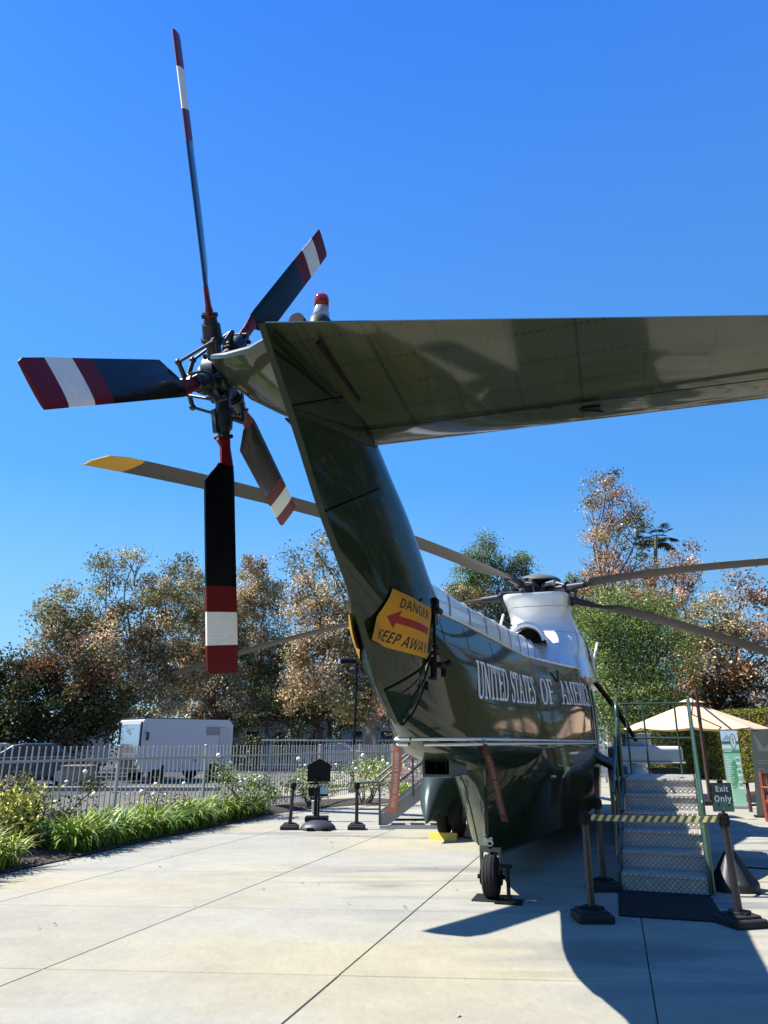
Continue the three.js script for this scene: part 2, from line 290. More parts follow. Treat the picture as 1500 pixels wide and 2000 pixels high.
{
  const rings = []; for (let i = 0; i <= 44; i++) { const z = 1.605 + (3.255 - 1.605) * Math.pow(i / 44, 1.15), h = pylonHalf(z), r = h.map(([s, l]) => hp(s, l, z)); for (let k = h.length - 1; k >= 0; k--) r.push(hp(h[k][0], -h[k][1], z)); rings.push(r); }
  mesh('tail_pylon', crease(loft(rings, true, true, true, (p) => [-p.z * 0.9 + 0.13, p.y]), 40), M.green, heli);
  // straps round the rear face at three heights
  for (const z0 of [1.80, 2.10, 2.62, 3.0]) {
    const strip = []; for (let i = 0; i <= 10; i++) { const s0 = PT(z0, 1) + i * 0.05, z = z0 + i * 0.028; strip.push(hp(s0, pylonL(s0, z) + 0.003, z)); }
    mesh('seam', pipe(strip, 0.007, 24, 5), M.black, heli);
  }
  // fold joint hardware down the starboard side
  const fold = mesh('fold_hinge', [box(0.05, 0.07, 0.08, 0.245, 2.40, -1.53, 0.018), box(0.035, 0.035, 0.14, 0.25, 2.365, -1.62, 0.012), bar(hp(1.46, 0.25, 2.36), hp(1.46, 0.255, 2.02), 0.010)], M.black, heli);
  mesh('fold_lock', [box(0.04, 0.13, 0.05, 0.235, 1.97, -1.50, 0.012), box(0.05, 0.035, 0.20, 0.265, 1.99, -1.62, 0.012), box(0.035, 0.07, 0.03, 0.265, 1.955, -1.66, 0.01), bar(hp(1.66, 0.25, 1.99), hp(1.66, 0.32, 2.02), 0.02), box(0.04, 0.02, 0.09, 0.23, 1.90, -1.49, 0.008), box(0.04, 0.02, 0.09, 0.25, 2.06, -1.49, 0.008), box(0.04, 0.02, 0.09, 0.255, 2.10, -1.49, 0.008)], M.black, heli);
  mesh('strap', pipe([hp(1.47, 0.19, 1.88), hp(1.47, 0.15, 1.78), hp(1.46, 0.10, 1.68), hp(1.44, 0.04, 1.61)], 0.007, 20, 6), M.black, heli);
  mesh('strap_buckle', box(0.022, 0.06, 0.03, 0.19, 1.85, -1.48, 0.008), M.black, heli);
}
// rear beam of the boat hull stripe: two thin white lines running forward from the pylon foot
for (const sd of [1, -1]) for (const [z, r, s0] of [[1.527, 0.011, 1.775], [1.490, 0.011, 1.925]]) {
  const pts = []; for (let s = s0; s < 2.4; s += 0.03) pts.push(hp(s, sd * (sideL(s, z) + 0.003), z - 0.002)); for (const s of stations) if (s > 2.4 && s < 14) pts.push(hp(s, sd * (sideL(s, z) + 0.003), z));
  mesh('stripe', pipe(pts, r, 180, 6), M.stripe, heli);
}
// drive shaft tunnel on the tail boom
{
  const TT = table([[1.75, 2.66, 0.07], [2.3, 2.70, 0.12], [3.2, 2.74, 0.13], [5, 2.86, 0.16], [6.9, 2.99, 0.19], [9, 3.12, 0.24], [10.6, 3.16, 0.27]]);
  const rings = []; for (let s = 1.75; s <= 10.6; s += 0.3) { const zt = TT(s, 1), w = TT(s, 2), b = FT(s, 1) - 0.01, r = []; for (let j = 0; j <= 14; j++) { const a = Math.PI * j / 14, x = Math.cos(a), y = Math.sin(a); r.push(hp(s, w * Math.sign(x) * Math.pow(Math.abs(x), 0.55), b + (zt - b) * Math.pow(y, 0.55))); } rings.push(r); }
  mesh('drive_shaft_cover', crease(loft(rings, true, true, true, (p) => [-p.z, p.y]), 50), M.white, heli);
  for (let s = 2.6; s < 9.6; s += 0.88) { const zt = TT(s, 1), w = TT(s, 2) + 0.004, b = FT(s, 1), pts = []; for (let j = 0; j <= 14; j++) { const a = Math.PI * j / 14, x = Math.cos(a), y = Math.sin(a); pts.push(hp(s, w * Math.sign(x) * Math.pow(Math.abs(x), 0.55), b + (zt + 0.004 - b) * Math.pow(y, 0.55))); } mesh('cover_band', pipe(pts, 0.006, 30, 5), std(lin(0.45, 0.46, 0.46), 0.5), heli); }
}
// boat hull below the stripe, ending in an upright stern post
{
  const HT = table([[4.74, 0.02, 0.018, 0.62, 0.60], [4.95, 0.17, 0.05, 0.44, 0.40], [5.3, 0.36, 0.19, 0.44, 0.34], [5.7, 0.52, 0.33, 0.45, 0.32], [6.4, 0.66, 0.50, 0.47, 0.31], [7.2, 0.76, 0.64, 0.48, 0.30], [8.5, 0.88, 0.82, 0.50, 0.29], [10, 0.97, 0.93, 0.52, 0.28], [13, 1.03, 0.98, 0.56, 0.30], [15, 0.95, 0.85, 0.66, 0.44], [16.6, 0.5, 0.35, 0.95, 0.85]]);
  const rings = []; const ss = []; for (let s = 4.74; s < 6; s += 0.12) ss.push(s); for (let s = 6; s < 16.6; s += 0.35) ss.push(s);
  for (const s of ss) {
    const wa = HT(s, 1), wc = HT(s, 2), zc = HT(s, 3), zk = HT(s, 4), wt = Math.min(sideL(s, 1.5) * 0.985, wa * 1.12), zt = Math.min(1.44, 1.33 + 0.11 * Math.min(1, (s - 4.74) / 0.9)), h = [];
    h.push([wt, zt]); for (let i = 0; i <= 6; i++) { const t = i / 6, z = 1.15 + (zc - 1.15) * t; h.push([wa + (wc - wa) * Math.pow(t, 0.8), z]); }
    h.push([wc * 0.66, zc + (zk - zc) * 0.45], [wc * 0.33, zc + (zk - zc) * 0.8]);
    const r = h.map(([l, z]) => hp(s, l, z)); r.push(hp(s, 0, zk)); for (let i = h.length - 1; i >= 0; i--) r.push(hp(s, -h[i][0], h[i][1])); rings.push(r);
  }
  mesh('boat_hull', crease(loft(rings, true, true, true, (p) => [-p.z, p.y]), 28), M.green, heli);
  // stiffening ribs proud of the hull side
  for (const sd of [-1]) for (const s of [5.3, 5.9, 6.6, 7.5]) { const pts = []; for (let i = 0; i <= 6; i++) { const t = i / 6, wa = HT(s, 1), wc = HT(s, 2), zc = HT(s, 3); pts.push(hp(s, sd * (wa + (wc - wa) * Math.pow(t, 0.8) + 0.001), 1.15 + (zc - 1.15) * t)); } mesh('hull_rib', pipe(pts, 0.008, 20, 5), M.green, heli); }
  mesh('stern_post', [bar(hp(4.74, 0, 1.30), hp(4.79, 0, 0.62), 0.018), bar(hp(4.80, 0, 0.62), hp(4.95, 0, 0.44), 0.022)], M.greenPlain, heli);
}
// open duct under the tail boom
{
  const y = 1.345, w = 0.105;
  mesh('duct', [box(0.21, 0.024, 0.62, 0, y + 0.085, -2.85), box(0.23, 0.026, 0.62, 0, y - 0.085, -2.85), box(0.022, 0.17, 0.62, -w, y, -2.85), box(0.022, 0.17, 0.62, w, y, -2.85)], M.greenPlain, heli);
  mesh('duct_back', plainBox(0.19, 0.15, 0.02, 0, y, -3.1), M.black, heli);
  for (const x of [-0.045, 0.04]) mesh('duct_bar', plainBox(0.01, 0.15, 0.012, x, y, -2.7), M.dark, heli);
}
// horizontal stabilizer on the starboard side of the pylon top
{
  const zs = 3.285, span = [0.0, 0.12, 0.4, 0.8, 1.2, 1.6, 2.0, 2.4, 2.66];
  const rings = span.map((l) => { const te = -0.66 + 0.28 * l, le = 0.80, c = le - te, th = 0.15 - 0.018 * l, r = []; const N = 20; const prof = (t) => 5 * (0.2969 * Math.sqrt(t) - 0.126 * t - 0.3516 * t * t + 0.2843 * t ** 3 - 0.1015 * t ** 4) + 0.03 * t; for (let i = 0; i <= N; i++) { const t = 1 - 0.5 * (1 - Math.cos(Math.PI * i / N)); r.push(hp(le - c * t, l, zs - th * prof(t) * 0.8)); } for (let i = N - 1; i > 0; i--) { const t = 1 - 0.5 * (1 - Math.cos(Math.PI * i / N)); r.push(hp(le - c * t, l, zs + th * prof(t) * 0.8)); } return r; });
  mesh('stabilizer', crease(loft(rings, true, true, true, (p) => [p.x, -p.z + 0.8]), 40), M.stab, heli);
  mesh('stabilizer_slot', plainBox(0.018, 0.02, 0.60, 0.19, 3.240, 0.2), M.black, heli);
  mesh('drain_scoop', [plainBox(0.10, 0.012, 0.055, 1.36, 3.207, -0.50), bar(V(1.30, 3.2, -0.48), V(1.42, 3.2, -0.54), 0.006)], M.black, heli);
  mesh('stabilizer_strip', plainBox(2.5, 0.006, 0.03, 1.38, 3.213, -0.44), M.stab, heli);
}
M.stand = std(lin(0.020, 0.034, 0.028), 0.6);
// tail gearbox fairing reaching out to port
{
  const sec = [[0.02, -0.62, 0.50, 3.20, 3.285], [-0.15, -0.52, 0.42, 3.215, 3.30], [-0.32, -0.44, 0.24, 3.26, 3.335], [-0.44, -0.38, 0.12, 3.31, 3.37], [-0.48, -0.30, 0.06, 3.345, 3.39]];
  const rings = sec.map(([l, a, b, z0, z1]) => { const r = []; for (let i = 0; i < 24; i++) { const t = i / 24 * 2 * Math.PI, x = Math.cos(t), y = Math.sin(t); r.push(hp((a + b) / 2 + (b - a) / 2 * Math.sign(x) * Math.pow(Math.abs(x), 0.6), l, (z0 + z1) / 2 + (z1 - z0) / 2 * Math.sign(y) * Math.pow(Math.abs(y), 0.6))); } return r; });
  mesh('gearbox_fairing', crease(loft(rings, true, true, true, (p) => [p.x, -p.z]), 40), M.stab, heli);
  mesh('fairing_vent', [0, 1, 2, 3].map((i) => plainBox(0.012, 0.01, 0.11, -0.2 - i * 0.02, 3.212, -0.2)), M.black, heli);
  // humps and rotating beacon on top
  mesh('top_fairing', new THREE.SphereGeometry(0.13, 24, 14).scale(1, 0.95, 1.4).translate(-0.07, 3.50, 0.06), M.stand, heli);
  mesh('tail_light', new THREE.CylinderGeometry(0.042, 0.042, 0.06, 20).rotateX(Math.PI / 2).translate(-0.05, 3.57, 0.20), M.black, heli);
  const bc = mesh('beacon_stand', loft([[0.06, 3.27, 0.11], [0.062, 3.56, 0.10], [0.056, 3.63, 0.075], [0.04, 3.65, 0.05]].map(([a, y, b]) => { const r = []; for (let i = 0; i < 28; i++) { const t = -i / 28 * 2 * Math.PI; r.push(V(0.03 + a * Math.cos(t), y, 0.09 + b * Math.sin(t))); } return r; })), M.stand, heli);
  bc.geometry = crease(bc.geometry, 40);
  mesh('beacon_glass', new THREE.LatheGeometry([[0.0, 0.0], [0.052, 0], [0.055, 0.03], [0.05, 0.075], [0.04, 0.1], [0, 0.1]].map((p) => new THREE.Vector2(...p)), 24).scale(0.8, 0.75, 0.8).translate(0.03, 3.65, 0.09), phys(lin(0.75, 0.76, 0.75), 0.15, { transmission: 0.55, thickness: 0 }), heli);
  mesh('beacon_cap', new THREE.LatheGeometry([[0.0, 0.0], [0.043, 0], [0.044, 0.05], [0.038, 0.066], [0, 0.07]].map((p) => new THREE.Vector2(...p)), 24).scale(0.9, 1, 0.9).translate(0.03, 3.72, 0.09), phys(lin(0.5, 0.008, 0.014), 0.15, { clearcoat: 1, transmission: 0.25, thickness: 0 }), heli);
}
// tail rotor
const TC = hp(0, -0.62, 3.45);
const tr = mesh('tail_rotor', (() => {
  const g = [], ax = (r, a, b, seg = 20) => bar(hp(0, a, 3.45), hp(0, b, 3.45), r, r, seg);
  g.push(ax(0.075, -0.40, -0.54), ax(0.10, -0.54, -0.60), ax(0.135, -0.585, -0.655, 10), ax(0.085, -0.655, -0.70), ax(0.05, -0.70, -0.80), ax(0.028, -0.80, -0.86));
  return g;
})(), M.hubGrey, heli);
// tip offsets (forward, starboard, up) of the five tail blades and their pitch
const tailTips = [[-1.08, 0.30, 1.16, 19], [0.75, 0.29, 1.40, 2], [1.56, -0.26, -0.32, 28], [0.19, 0.05, -1.63, 24], [-1.41, 0.14, -0.78, 18]];
const wearTex = texOf(128, 512, (u, v) => { const n = fbm(u * 10, v * 30, 10, 30, 4), e = vn(u * 40, v * 4, 40, 4), k = 0.82 + 0.3 * n - 0.10 * Math.max(0, e - 0.7); return [k, k, k]; });
const bladeMats = [phys(lin(0.0045, 0.0045, 0.006), 0.45, { specularIntensity: 0.42, map: wearTex, roughnessMap: blot }), phys(lin(0.13, 0.0032, 0.0045), 0.5, { specularIntensity: 0.5, map: wearTex }), std(lin(0.86, 0.86, 0.78), 0.55, 0, { map: wearTex })];
for (const [a, b, c, pitch] of tailTips) {
  const r = hp(a, b, c).normalize(), Rr = V(1, 0, 0), N = Rr.clone().addScaledVector(r, -Rr.dot(r)).normalize(), T = N.clone().cross(r), th = pitch * Math.PI / 180;
  const C = T.clone().multiplyScalar(Math.cos(th)).addScaledVector(N, Math.sin(th)), D = r.clone().cross(C);
  const at = (u, v, w) => TC.clone().addScaledVector(r, u).addScaledVector(C, v).addScaledVector(D, w);
  const ring = (u, v0, v1, t) => { const o = [], n = 12; for (let i = 0; i <= n; i++) { const q = i / n, x = v1 + (v0 - v1) * q; o.push(at(u, x, t * Math.sqrt(q) * (1.35 - q) * 1.5 + 0.001)); } for (let i = n; i >= 0; i--) { const q = i / n, x = v1 + (v0 - v1) * q; o.push(at(u, x, -t * Math.sqrt(q) * (1.35 - q) * 1.5 - 0.001)); } return o; };
  const cuts = [[[0.50, -0.006, 0.095, 0.010], [0.56, -0.055, 0.098, 0.011], [0.61, -0.098, 0.098, 0.011], [1.175, -0.098, 0.098, 0.010]], [[1.175, -0.098, 0.098, 0.010], [1.31, -0.098, 0.098, 0.010]], [[1.31, -0.098, 0.098, 0.010], [1.48, -0.098, 0.098, 0.010]], [[1.48, -0.098, 0.098, 0.010], [1.60, -0.096, 0.098, 0.009], [1.622, -0.085, 0.098, 0.007]]];
  const names = ['tail_rotor_blade', 'red_band', 'white_band', 'red_band']; let blade;
  cuts.forEach((q, i) => { const g = crease(loft(q.map((k) => ring(...k)), true, true, true), 40), m = [bladeMats[0], bladeMats[1], bladeMats[2], bladeMats[1]][i]; if (!i) blade = mesh(names[0], g, m, heli); else mesh(names[i], g, m, blade); });
  // red cuff, spindle, housing with bolts
  mesh('blade_cuff', [loft([ring(0.335, 0.0, 0.07, 0.020), ring(0.37, -0.01, 0.075, 0.022), ring(0.40, 0.01, 0.075, 0.016), ring(0.505, 0.01, 0.094, 0.012)])], M.redPaint, blade);
  const o = at(0, 0.03, 0), P = (u, v, w) => at(u, v + 0.03, w);
  mesh('blade_spindle', [bar(P(0.08, 0, 0), P(0.20, 0, 0), 0.045, 0.04), bar(P(0.19, 0, 0), P(0.30, 0, 0), 0.056, 0.05), bar(P(0.205, 0, 0), P(0.225, 0, 0), 0.066), bar(P(0.285, 0, 0), P(0.35, 0, 0), 0.045, 0.03), bar(P(0.345, 0.025, -0.04), P(0.345, 0.025, 0.04), 0.012), bar(P(0.345, -0.025, -0.04), P(0.345, -0.025, 0.04), 0.012), bar(P(0.12, -0.02, -0.065), P(0.12, -0.02, 0.065), 0.016), bar(P(0.22, 0.05, 0.0), P(0.24, 0.115, 0.03), 0.016), bar(P(0.24, 0.115, 0.03), P(0.13, 0.11, 0.03), 0.011), beam(P(0.20, -0.06, 0), P(0.33, -0.05, 0), 0.03, 0.02)], M.hubGrey, blade);
  // pitch link and spider arm
  const sp = hp(0, -0.82, 3.45);
  const e = sp.clone().addScaledVector(r, 0.13).addScaledVector(T, 0.06);
  mesh('pitch_link', [bar(sp, e, 0.017, 0.013), bar(e, P(0.24, 0.115, 0.03), 0.009), new THREE.SphereGeometry(0.02, 10, 8).translate(e.x, e.y, e.z)], M.hubGrey, tr);
}
// white doghouse fairing carrying the rotor head
{
  const DT = table([[2.6, 12.2, 2.9, 1.02, 0], [2.85, 12.2, 2.5, 0.96, 0], [3.2, 12.1, 1.95, 0.83, 0], [3.55, 11.9, 1.35, 0.66, 0], [3.8, 11.55, 0.98, 0.58, 0], [4.0, 11.3, 0.86, 0.58, 0], [4.12, 11.2, 0.84, 0.61, 0], [4.19, 11.2, 0.84, 0.62, 0]]);
  const flare = (z) => 0.15 * Math.max(0, Math.min(1, (4.1 - z) / 0.35)) * Math.max(0, Math.min(1, (z - 3.0) / 0.4));
  const rings = []; for (let i = 0; i <= 26; i++) { const z = 2.6 + 1.59 * i / 26, r = []; const cs = DT(z, 1), as = DT(z, 2), al = DT(z, 3); const waist = Math.max(0, Math.min(1, (z - 2.9) / 0.4)) * Math.max(0, Math.min(1, (4.1 - z) / 0.35));
    for (let j = 0; j < 48; j++) { const a = j / 48 * 2 * Math.PI, x = Math.cos(a), y = Math.sin(a); const e = 0.72 - 0.36 * Math.max(0, Math.min(1, (z - 3.0) / 0.6)); let l = al * Math.sign(y) * Math.pow(Math.abs(y), e), s = cs + as * Math.sign(x) * Math.pow(Math.abs(x), e); if (y > 0) l *= 1 + flare(z); if (x < 0) l *= 1 - (y < 0 ? 0.34 : 0.05) * waist * Math.pow(-x, 0.7); r.push(hp(s, l + 0.12, z)); } rings.push(r.reverse()); }
  mesh('rotor_fairing', crease(loft(rings, true, true, true, (p) => [-p.z, p.y]), 50), M.white, heli);
  // cooler outlet: tube with bright lip, open to the rear
  const lip = new THREE.TorusGeometry(0.285, 0.042, 12, 40, Math.PI * 1.0).translate(0, 0, 0);
  const o = mesh('cooler_outlet', [lip], M.white, heli); o.position.copy(hp(9.62, 0.03, 3.20)); o.rotation.y = 0.15;
  const inner = mesh('outlet_throat', new THREE.CylinderGeometry(0.29, 0.27, 0.7, 36, 1, true, -Math.PI / 2, Math.PI).rotateX(-Math.PI / 2).translate(0, 0, -0.36), std(lin(0.35, 0.36, 0.36), 0.7), heli); inner.position.copy(o.position); inner.rotation.y = 0.15;
  const shell = mesh('outlet_cowl', new THREE.CylinderGeometry(0.44, 0.325, 1.0, 40, 1, true, -Math.PI / 2 - 0.1, Math.PI + 0.2).rotateX(-Math.PI / 2).translate(0, 0, -0.5), M.white, heli); shell.position.copy(o.position); shell.rotation.y = 0.15;
  const th = mesh('outlet_core', new THREE.CircleGeometry(0.275, 30, 0, Math.PI), M.black, heli); th.position.copy(hp(10.05, 0.03, 3.20));
  // seams, latches and vents on the fairing
  const ringAt = (z, off) => { const k = Math.round((z - 2.6) / 1.59 * 26), q = rings[Math.max(0, Math.min(26, k))], c = hp(DT(z, 1), 0.12, z); return q.map((p) => p.clone().add(p.clone().sub(c).setY(0).normalize().multiplyScalar(off))); };
  for (const z of [3.45, 3.95]) { const q = ringAt(z, 0.002); mesh('fairing_seam', new THREE.TubeGeometry(new THREE.CatmullRomCurve3(q, true), 120, 0.006, 5, true), std(lin(0.36, 0.37, 0.38), 0.6), heli); }
  for (let k = 0; k < 5; k++) { const q = ringAt(3.66, 0.004), p = q[(6 + k * 2) % 48]; mesh('latch', box(0.05, 0.03, 0.05, p.x, 3.68, p.z, 0.006), M.dark, heli); }
  mesh('fairing_strut', bar(hp(9.3, -0.52, 3.0), hp(9.9, -0.40, 3.72), 0.022), M.white, heli);
  // dark intake panel on the starboard side
  const pr = []; for (let i = 0; i <= 6; i++) { const z = 2.98 + 0.66 * i / 6, row = []; for (let j = 0; j <= 8; j++) { const s = 11.5 + (j / 8) * (1.5 - 0.5 * (i / 6)) + 0.12 * (i / 6) + 0.0; const cs = DT(z, 1), as = DT(z, 2), al = DT(z, 3), x = (s - cs) / as, e = 0.72 - 0.36 * Math.max(0, Math.min(1, (z - 3.0) / 0.6)), y = Math.pow(Math.max(0, 1 - Math.pow(Math.abs(x), 2 / e)), e / 2); row.push(hp(s, al * (1 + flare(z)) * y + 0.134, z)); } pr.push(row); }
  const gi = loft(pr, false, false, false); gi.computeVertexNormals(); mesh('engine_intake', gi, M.glassDark, heli);
  mesh('intake_pipe', pipe([hp(12.6, 0.98, 3.3), hp(12.9, 1.02, 3.34), hp(13.0, 1.04, 3.2), hp(13.1, 1.04, 2.8)], 0.035, 20, 8), M.white, heli);
}
// main rotor head and blades
{
  const HC = hp(11.2, 0.15, 4.34);
  const g = [bar(hp(11.2, 0.15, 4.12), hp(11.2, 0.15, 4.26), 0.30, 0.24, 24), bar(hp(11.2, 0.15, 4.24), hp(11.2, 0.15, 4.40), 0.30, 0.30, 24), bar(hp(11.2, 0.15, 4.40), hp(11.2, 0.15, 4.50), 0.16, 0.12, 20)];
  const head = mesh('rotor_head', g, M.hubGrey, heli);
  mesh('head_dome', new THREE.SphereGeometry(0.46, 40, 12, 0, 2 * Math.PI, 0, Math.PI / 2).scale(1, 0.36, 1).translate(0.15, 4.53, -11.2), std(lin(0.10, 0.11, 0.085), 0.6), head);
  mesh('dome_underside', new THREE.CylinderGeometry(0.455, 0.12, 0.16, 36).translate(0.15, 4.45, -11.2), M.black, head);
  // angle from forward to port, root slope, droop at the tip
  const B = [[158, 0.10, 1.02, 1], [80, -0.02, 1.0, 0], [14, -0.06, 0.9, 0], [-58, -0.14, 1.0, 0], [-130, -0.022, 1.0, 0]];
  for (const [deg, sl, dr, yel] of B) {
    const a = deg * Math.PI / 180, dir = hp(Math.cos(a), -Math.sin(a), 0), side = V(0, 1, 0).cross(dir).normalize(); // side = leading edge of a rotor seen turning
    const at = (t, v, w) => { const y = sl * t - dr * Math.pow(t / 9.45, 2); const n = V(0, 1, 0); const tw = (0.10 - 0.13 * t / 9.45); return HC.clone().addScaledVector(dir, t).addScaledVector(side, v * Math.cos(tw)).addScaledVector(n, y + w - v * Math.sin(tw)); };
    const ring = (t, c0, c1, h) => { const o = [], n = 10, pf = (q) => 1.48 * (Math.sqrt(q) * (1 - q) + 0.12 * q * (1 - q)) ; for (let i = 0; i <= n; i++) { const q = i / n; o.push(at(t, c1 + (c0 - c1) * q, h * pf(q) + 0.002)); } for (let i = n; i >= 0; i--) { const q = i / n; o.push(at(t, c1 + (c0 - c1) * q, -h * pf(q) - 0.002)); } return o; };
    const ts = []; for (let t = 1.55; t < 9.0; t += 0.45) ts.push(t); ts.push(9.02);
    const m = mesh('main_rotor_blade', crease(loft([ring(1.15, -0.06, 0.08, 0.05), ring(1.35, -0.10, 0.11, 0.045), ring(1.6, -0.34, 0.115, 0.036), ...ts.slice(1).map((t) => ring(t, -0.345, 0.115, 0.034))], true, true, true), 40), M.mainBlade, heli);
    mesh('blade_tip', crease(loft([ring(9.02, -0.345, 0.115, 0.034), ring(9.22, -0.345, 0.112, 0.031), ring(9.38, -0.345, 0.05, 0.024), ring(9.45, -0.345, -0.18, 0.012)], true, true, true), 40), yel ? std(lin(0.50, 0.27, 0.015), 0.5) : M.mainBlade, m);
    const P = (t, v, w) => at(t, v, w);
    mesh('blade_grip', [bar(P(0.2, 0, 0), P(0.5, 0, 0), 0.10, 0.09, 14), bar(P(0.48, 0, -0.14), P(0.48, 0, 0.16), 0.085, 0.085, 14), bar(P(0.5, 0, 0), P(1.2, 0, 0), 0.085, 0.06, 14), bar(P(0.72, 0, 0), P(0.78, 0, 0), 0.115, 0.115, 14), bar(P(0.30, 0.16, 0.02), P(0.72, 0.20, 0.06), 0.035, 0.035), bar(P(0.5, 0.10, 0.13), P(0.5, -0.12, 0.13), 0.03), bar(P(0.74, 0.12, 0), P(0.74, 0.26, -0.02), 0.04), bar(P(0.74, 0.26, -0.02), P(0.62, 0.24, -0.30), 0.022), bar(P(0.92, 0.0, 0.05), P(0.98, 0, 0.13), 0.03)], M.hubGrey, m);
    mesh('lead_lag_damper', [bar(P(0.28, -0.16, 0.08), P(0.66, -0.20, 0.08), 0.05, 0.05, 12), bar(P(0.66, -0.20, 0.08), P(0.80, -0.13, 0.05), 0.022)], M.steel, m);
  }
}
// lettering along the starboard side, following the skin
{
  const font = await new FontLoader().loadAsync('fonts/droid/droid_serif_regular.typeface.json');
  const cap = table([[2.6, 0.215], [5.2, 0.215], [7, 0.23], [10.6, 0.275]]), base = table([[2.6, 1.835], [5.3, 1.915], [7, 1.99], [10.6, 2.12]]);
  for (const [word, s0, s1] of [['UNITED', 2.62, 3.86], ['STATES', 4.02, 5.38], ['OF', 5.76, 6.5], ['AMERICA', 7.02, 10.5]]) {
    const g = new TextGeometry(word, { font, size: 1, depth: 0.02, curveSegments: 5, bevelEnabled: false }); g.computeBoundingBox(); const bb = g.boundingBox, p = g.attributes.position;
    for (let i = 0; i < p.count; i++) { const s = s0 + (s1 - s0) * (p.getX(i) - bb.min.x) / (bb.max.x - bb.min.x), z = base(s, 1) + cap(s, 1) * p.getY(i) / 0.72, l = sideL(s, z) + 0.003 + p.getZ(i) * 0.25; const q = hp(s, l, z); p.setXYZ(i, q.x, q.y, q.z); }
    g.computeVertexNormals(); mesh('lettering', g, M.letter, heli);
  }
}
// side fittings: access panels, drain mast, handle, cargo door edge, window glass, nose antenna
{
  const patch = (s0, s1, z0, z1, off) => { const rows = []; for (let i = 0; i <= 6; i++) { const z = z0 + (z1 - z0) * i / 6, r = []; for (let j = 0; j <= 8; j++) { const s = s0 + (s1 - s0) * j / 8; r.push(hp(s, sideL(s, z) + off, z)); } rows.push(r); } const g = loft(rows, false, false, false, (p) => [-p.z + 0.37, p.y + 0.21]); g.computeVertexNormals(); return g; };
  for (const q of [[1.75, 2.35, 2.17, 2.33], [2.5, 3.3, 2.2, 2.37], [3.45, 4.6, 2.22, 2.38], [5.6, 9.2, 1.55, 2.44]]) mesh('skin_panel', patch(q[0], q[1], q[2], q[3], 0.0025), M.green, heli);
  for (const dg of [pipe([hp(10.6, sideL(10.6, 1.5) + 0.02, 1.5), hp(10.6, sideL(10.6, 2.0) + 0.02, 2.0), hp(10.6, sideL(10.6, 2.5) + 0.02, 2.5)], 0.02, 20, 6), pipe([hp(11.2, sideL(11.2, 1.5) + 0.03, 1.2), hp(11.2, sideL(11.2, 2.0) + 0.03, 2.0), hp(11.2, sideL(11.2, 2.45) + 0.03, 2.45)], 0.02, 20, 6)]) mesh('door_frame', dg, M.steel, heli);
  mesh('cabin_step_light', box(0.03, 0.16, 0.05, sideL(7.0, 2.35) + 0.03, 2.36, -7.0, 0.01), M.greenPlain, heli);
  mesh('antenna', [bar(hp(13.2, 0.95, 2.8), hp(13.6, 1.12, 3.5), 0.02, 0.015), bar(hp(13.55, 1.11, 3.42), hp(13.7, 1.16, 3.62), 0.03)], M.white, heli);
  mesh('nose_hump', new THREE.SphereGeometry(0.45, 24, 16).scale(0.6, 0.55, 1.4).translate(0.85, 2.75, -13.2), M.white, heli);
  mesh('rescue_arm', [bar(hp(11.6, 1.0, 2.72), hp(12.4, 1.42, 2.15), 0.05), bar(hp(12.4, 1.42, 2.15), hp(13, 1.75, 1.55), 0.055, 0.04)], M.black, heli);
}
// port sponson with its wheel strut, starboard sponson behind the steps
for (const sd of [-1, 1]) {
  const ST = table([[8.75, 0.02, 0.02, 0.30, 0.25], [8.95, 0.13, 0.20, 0.50, 0.12], [9.3, 0.24, 0.36, 0.62, 0.06], [10, 0.37, 0.47, 0.70, 0.0], [11, 0.42, 0.50, 0.74, 0], [12, 0.38, 0.46, 0.72, 0], [12.8, 0.22, 0.28, 0.68, 0], [13.1, 0.03, 0.04, 0.66, 0]]);
  const rings = []; for (let i = 0; i <= 22; i++) { const s = 8.75 + 4.35 * Math.pow(i / 22, 1.35), r = []; for (let j = 0; j < 30; j++) { const t = j / 30 * 2 * Math.PI, c = Math.cos(t), n = Math.sin(t); r.push(hp(s + (sd > 0 ? 0.9 : 0), sd * 1.62 + ST(s, 1) * c * (n < 0 ? 1 - 0.35 * n * n : 1), ST(s, 3) - (sd > 0 ? 0.10 : 0) + ST(s, 2) * n)); } rings.push(sd > 0 ? r.reverse() : r); }
  mesh('sponson', crease(loft(rings), 50), M.sponson, heli);
  mesh('sponson_strut', bar(hp(11.2, sd * 0.9, 1.3), hp(11.2, sd * 1.5, 1.0), 0.10), M.greenPlain, heli); mesh('wheel_strut', bar(hp(9.75, sd * 1.44, 0.95), hp(9.75, sd * 1.44, 0.34), 0.06), M.greenPlain, heli);
  for (const dl of [-0.12, 0.12]) { const w = mesh('main_wheel', wheelGeo(0.31, 0.17), M.rubber, heli); w.position.set(sd * (1.43) + dl, 0.31, -9.75); mesh('wheel_rim', bar(V(-0.088, 0, 0), V(0.088, 0, 0), 0.15, 0.15, 24), M.dark, w); }
}
function wheelGeo(r, w) {
  const p = []; const N = 9; for (let i = 0; i <= N; i++) { const a = -Math.PI / 2 + Math.PI * i / N; p.push([r - 0.05 * (1 - Math.cos(a)) - 0.0, w / 2 * Math.sin(a)]); }
  const prof = [[r * 0.55, -w / 2 * 0.8], ...p, [r * 0.55, w / 2 * 0.8]];
  const gs = []; for (const x of [-0.55, -0.2, 0.2, 0.55]) prof.splice(1, 0);
  const pts = []; for (const [a, b] of prof) pts.push(new THREE.Vector2(a, b));
  return crease(new THREE.LatheGeometry(pts, 40).rotateZ(Math.PI / 2), 45);
}
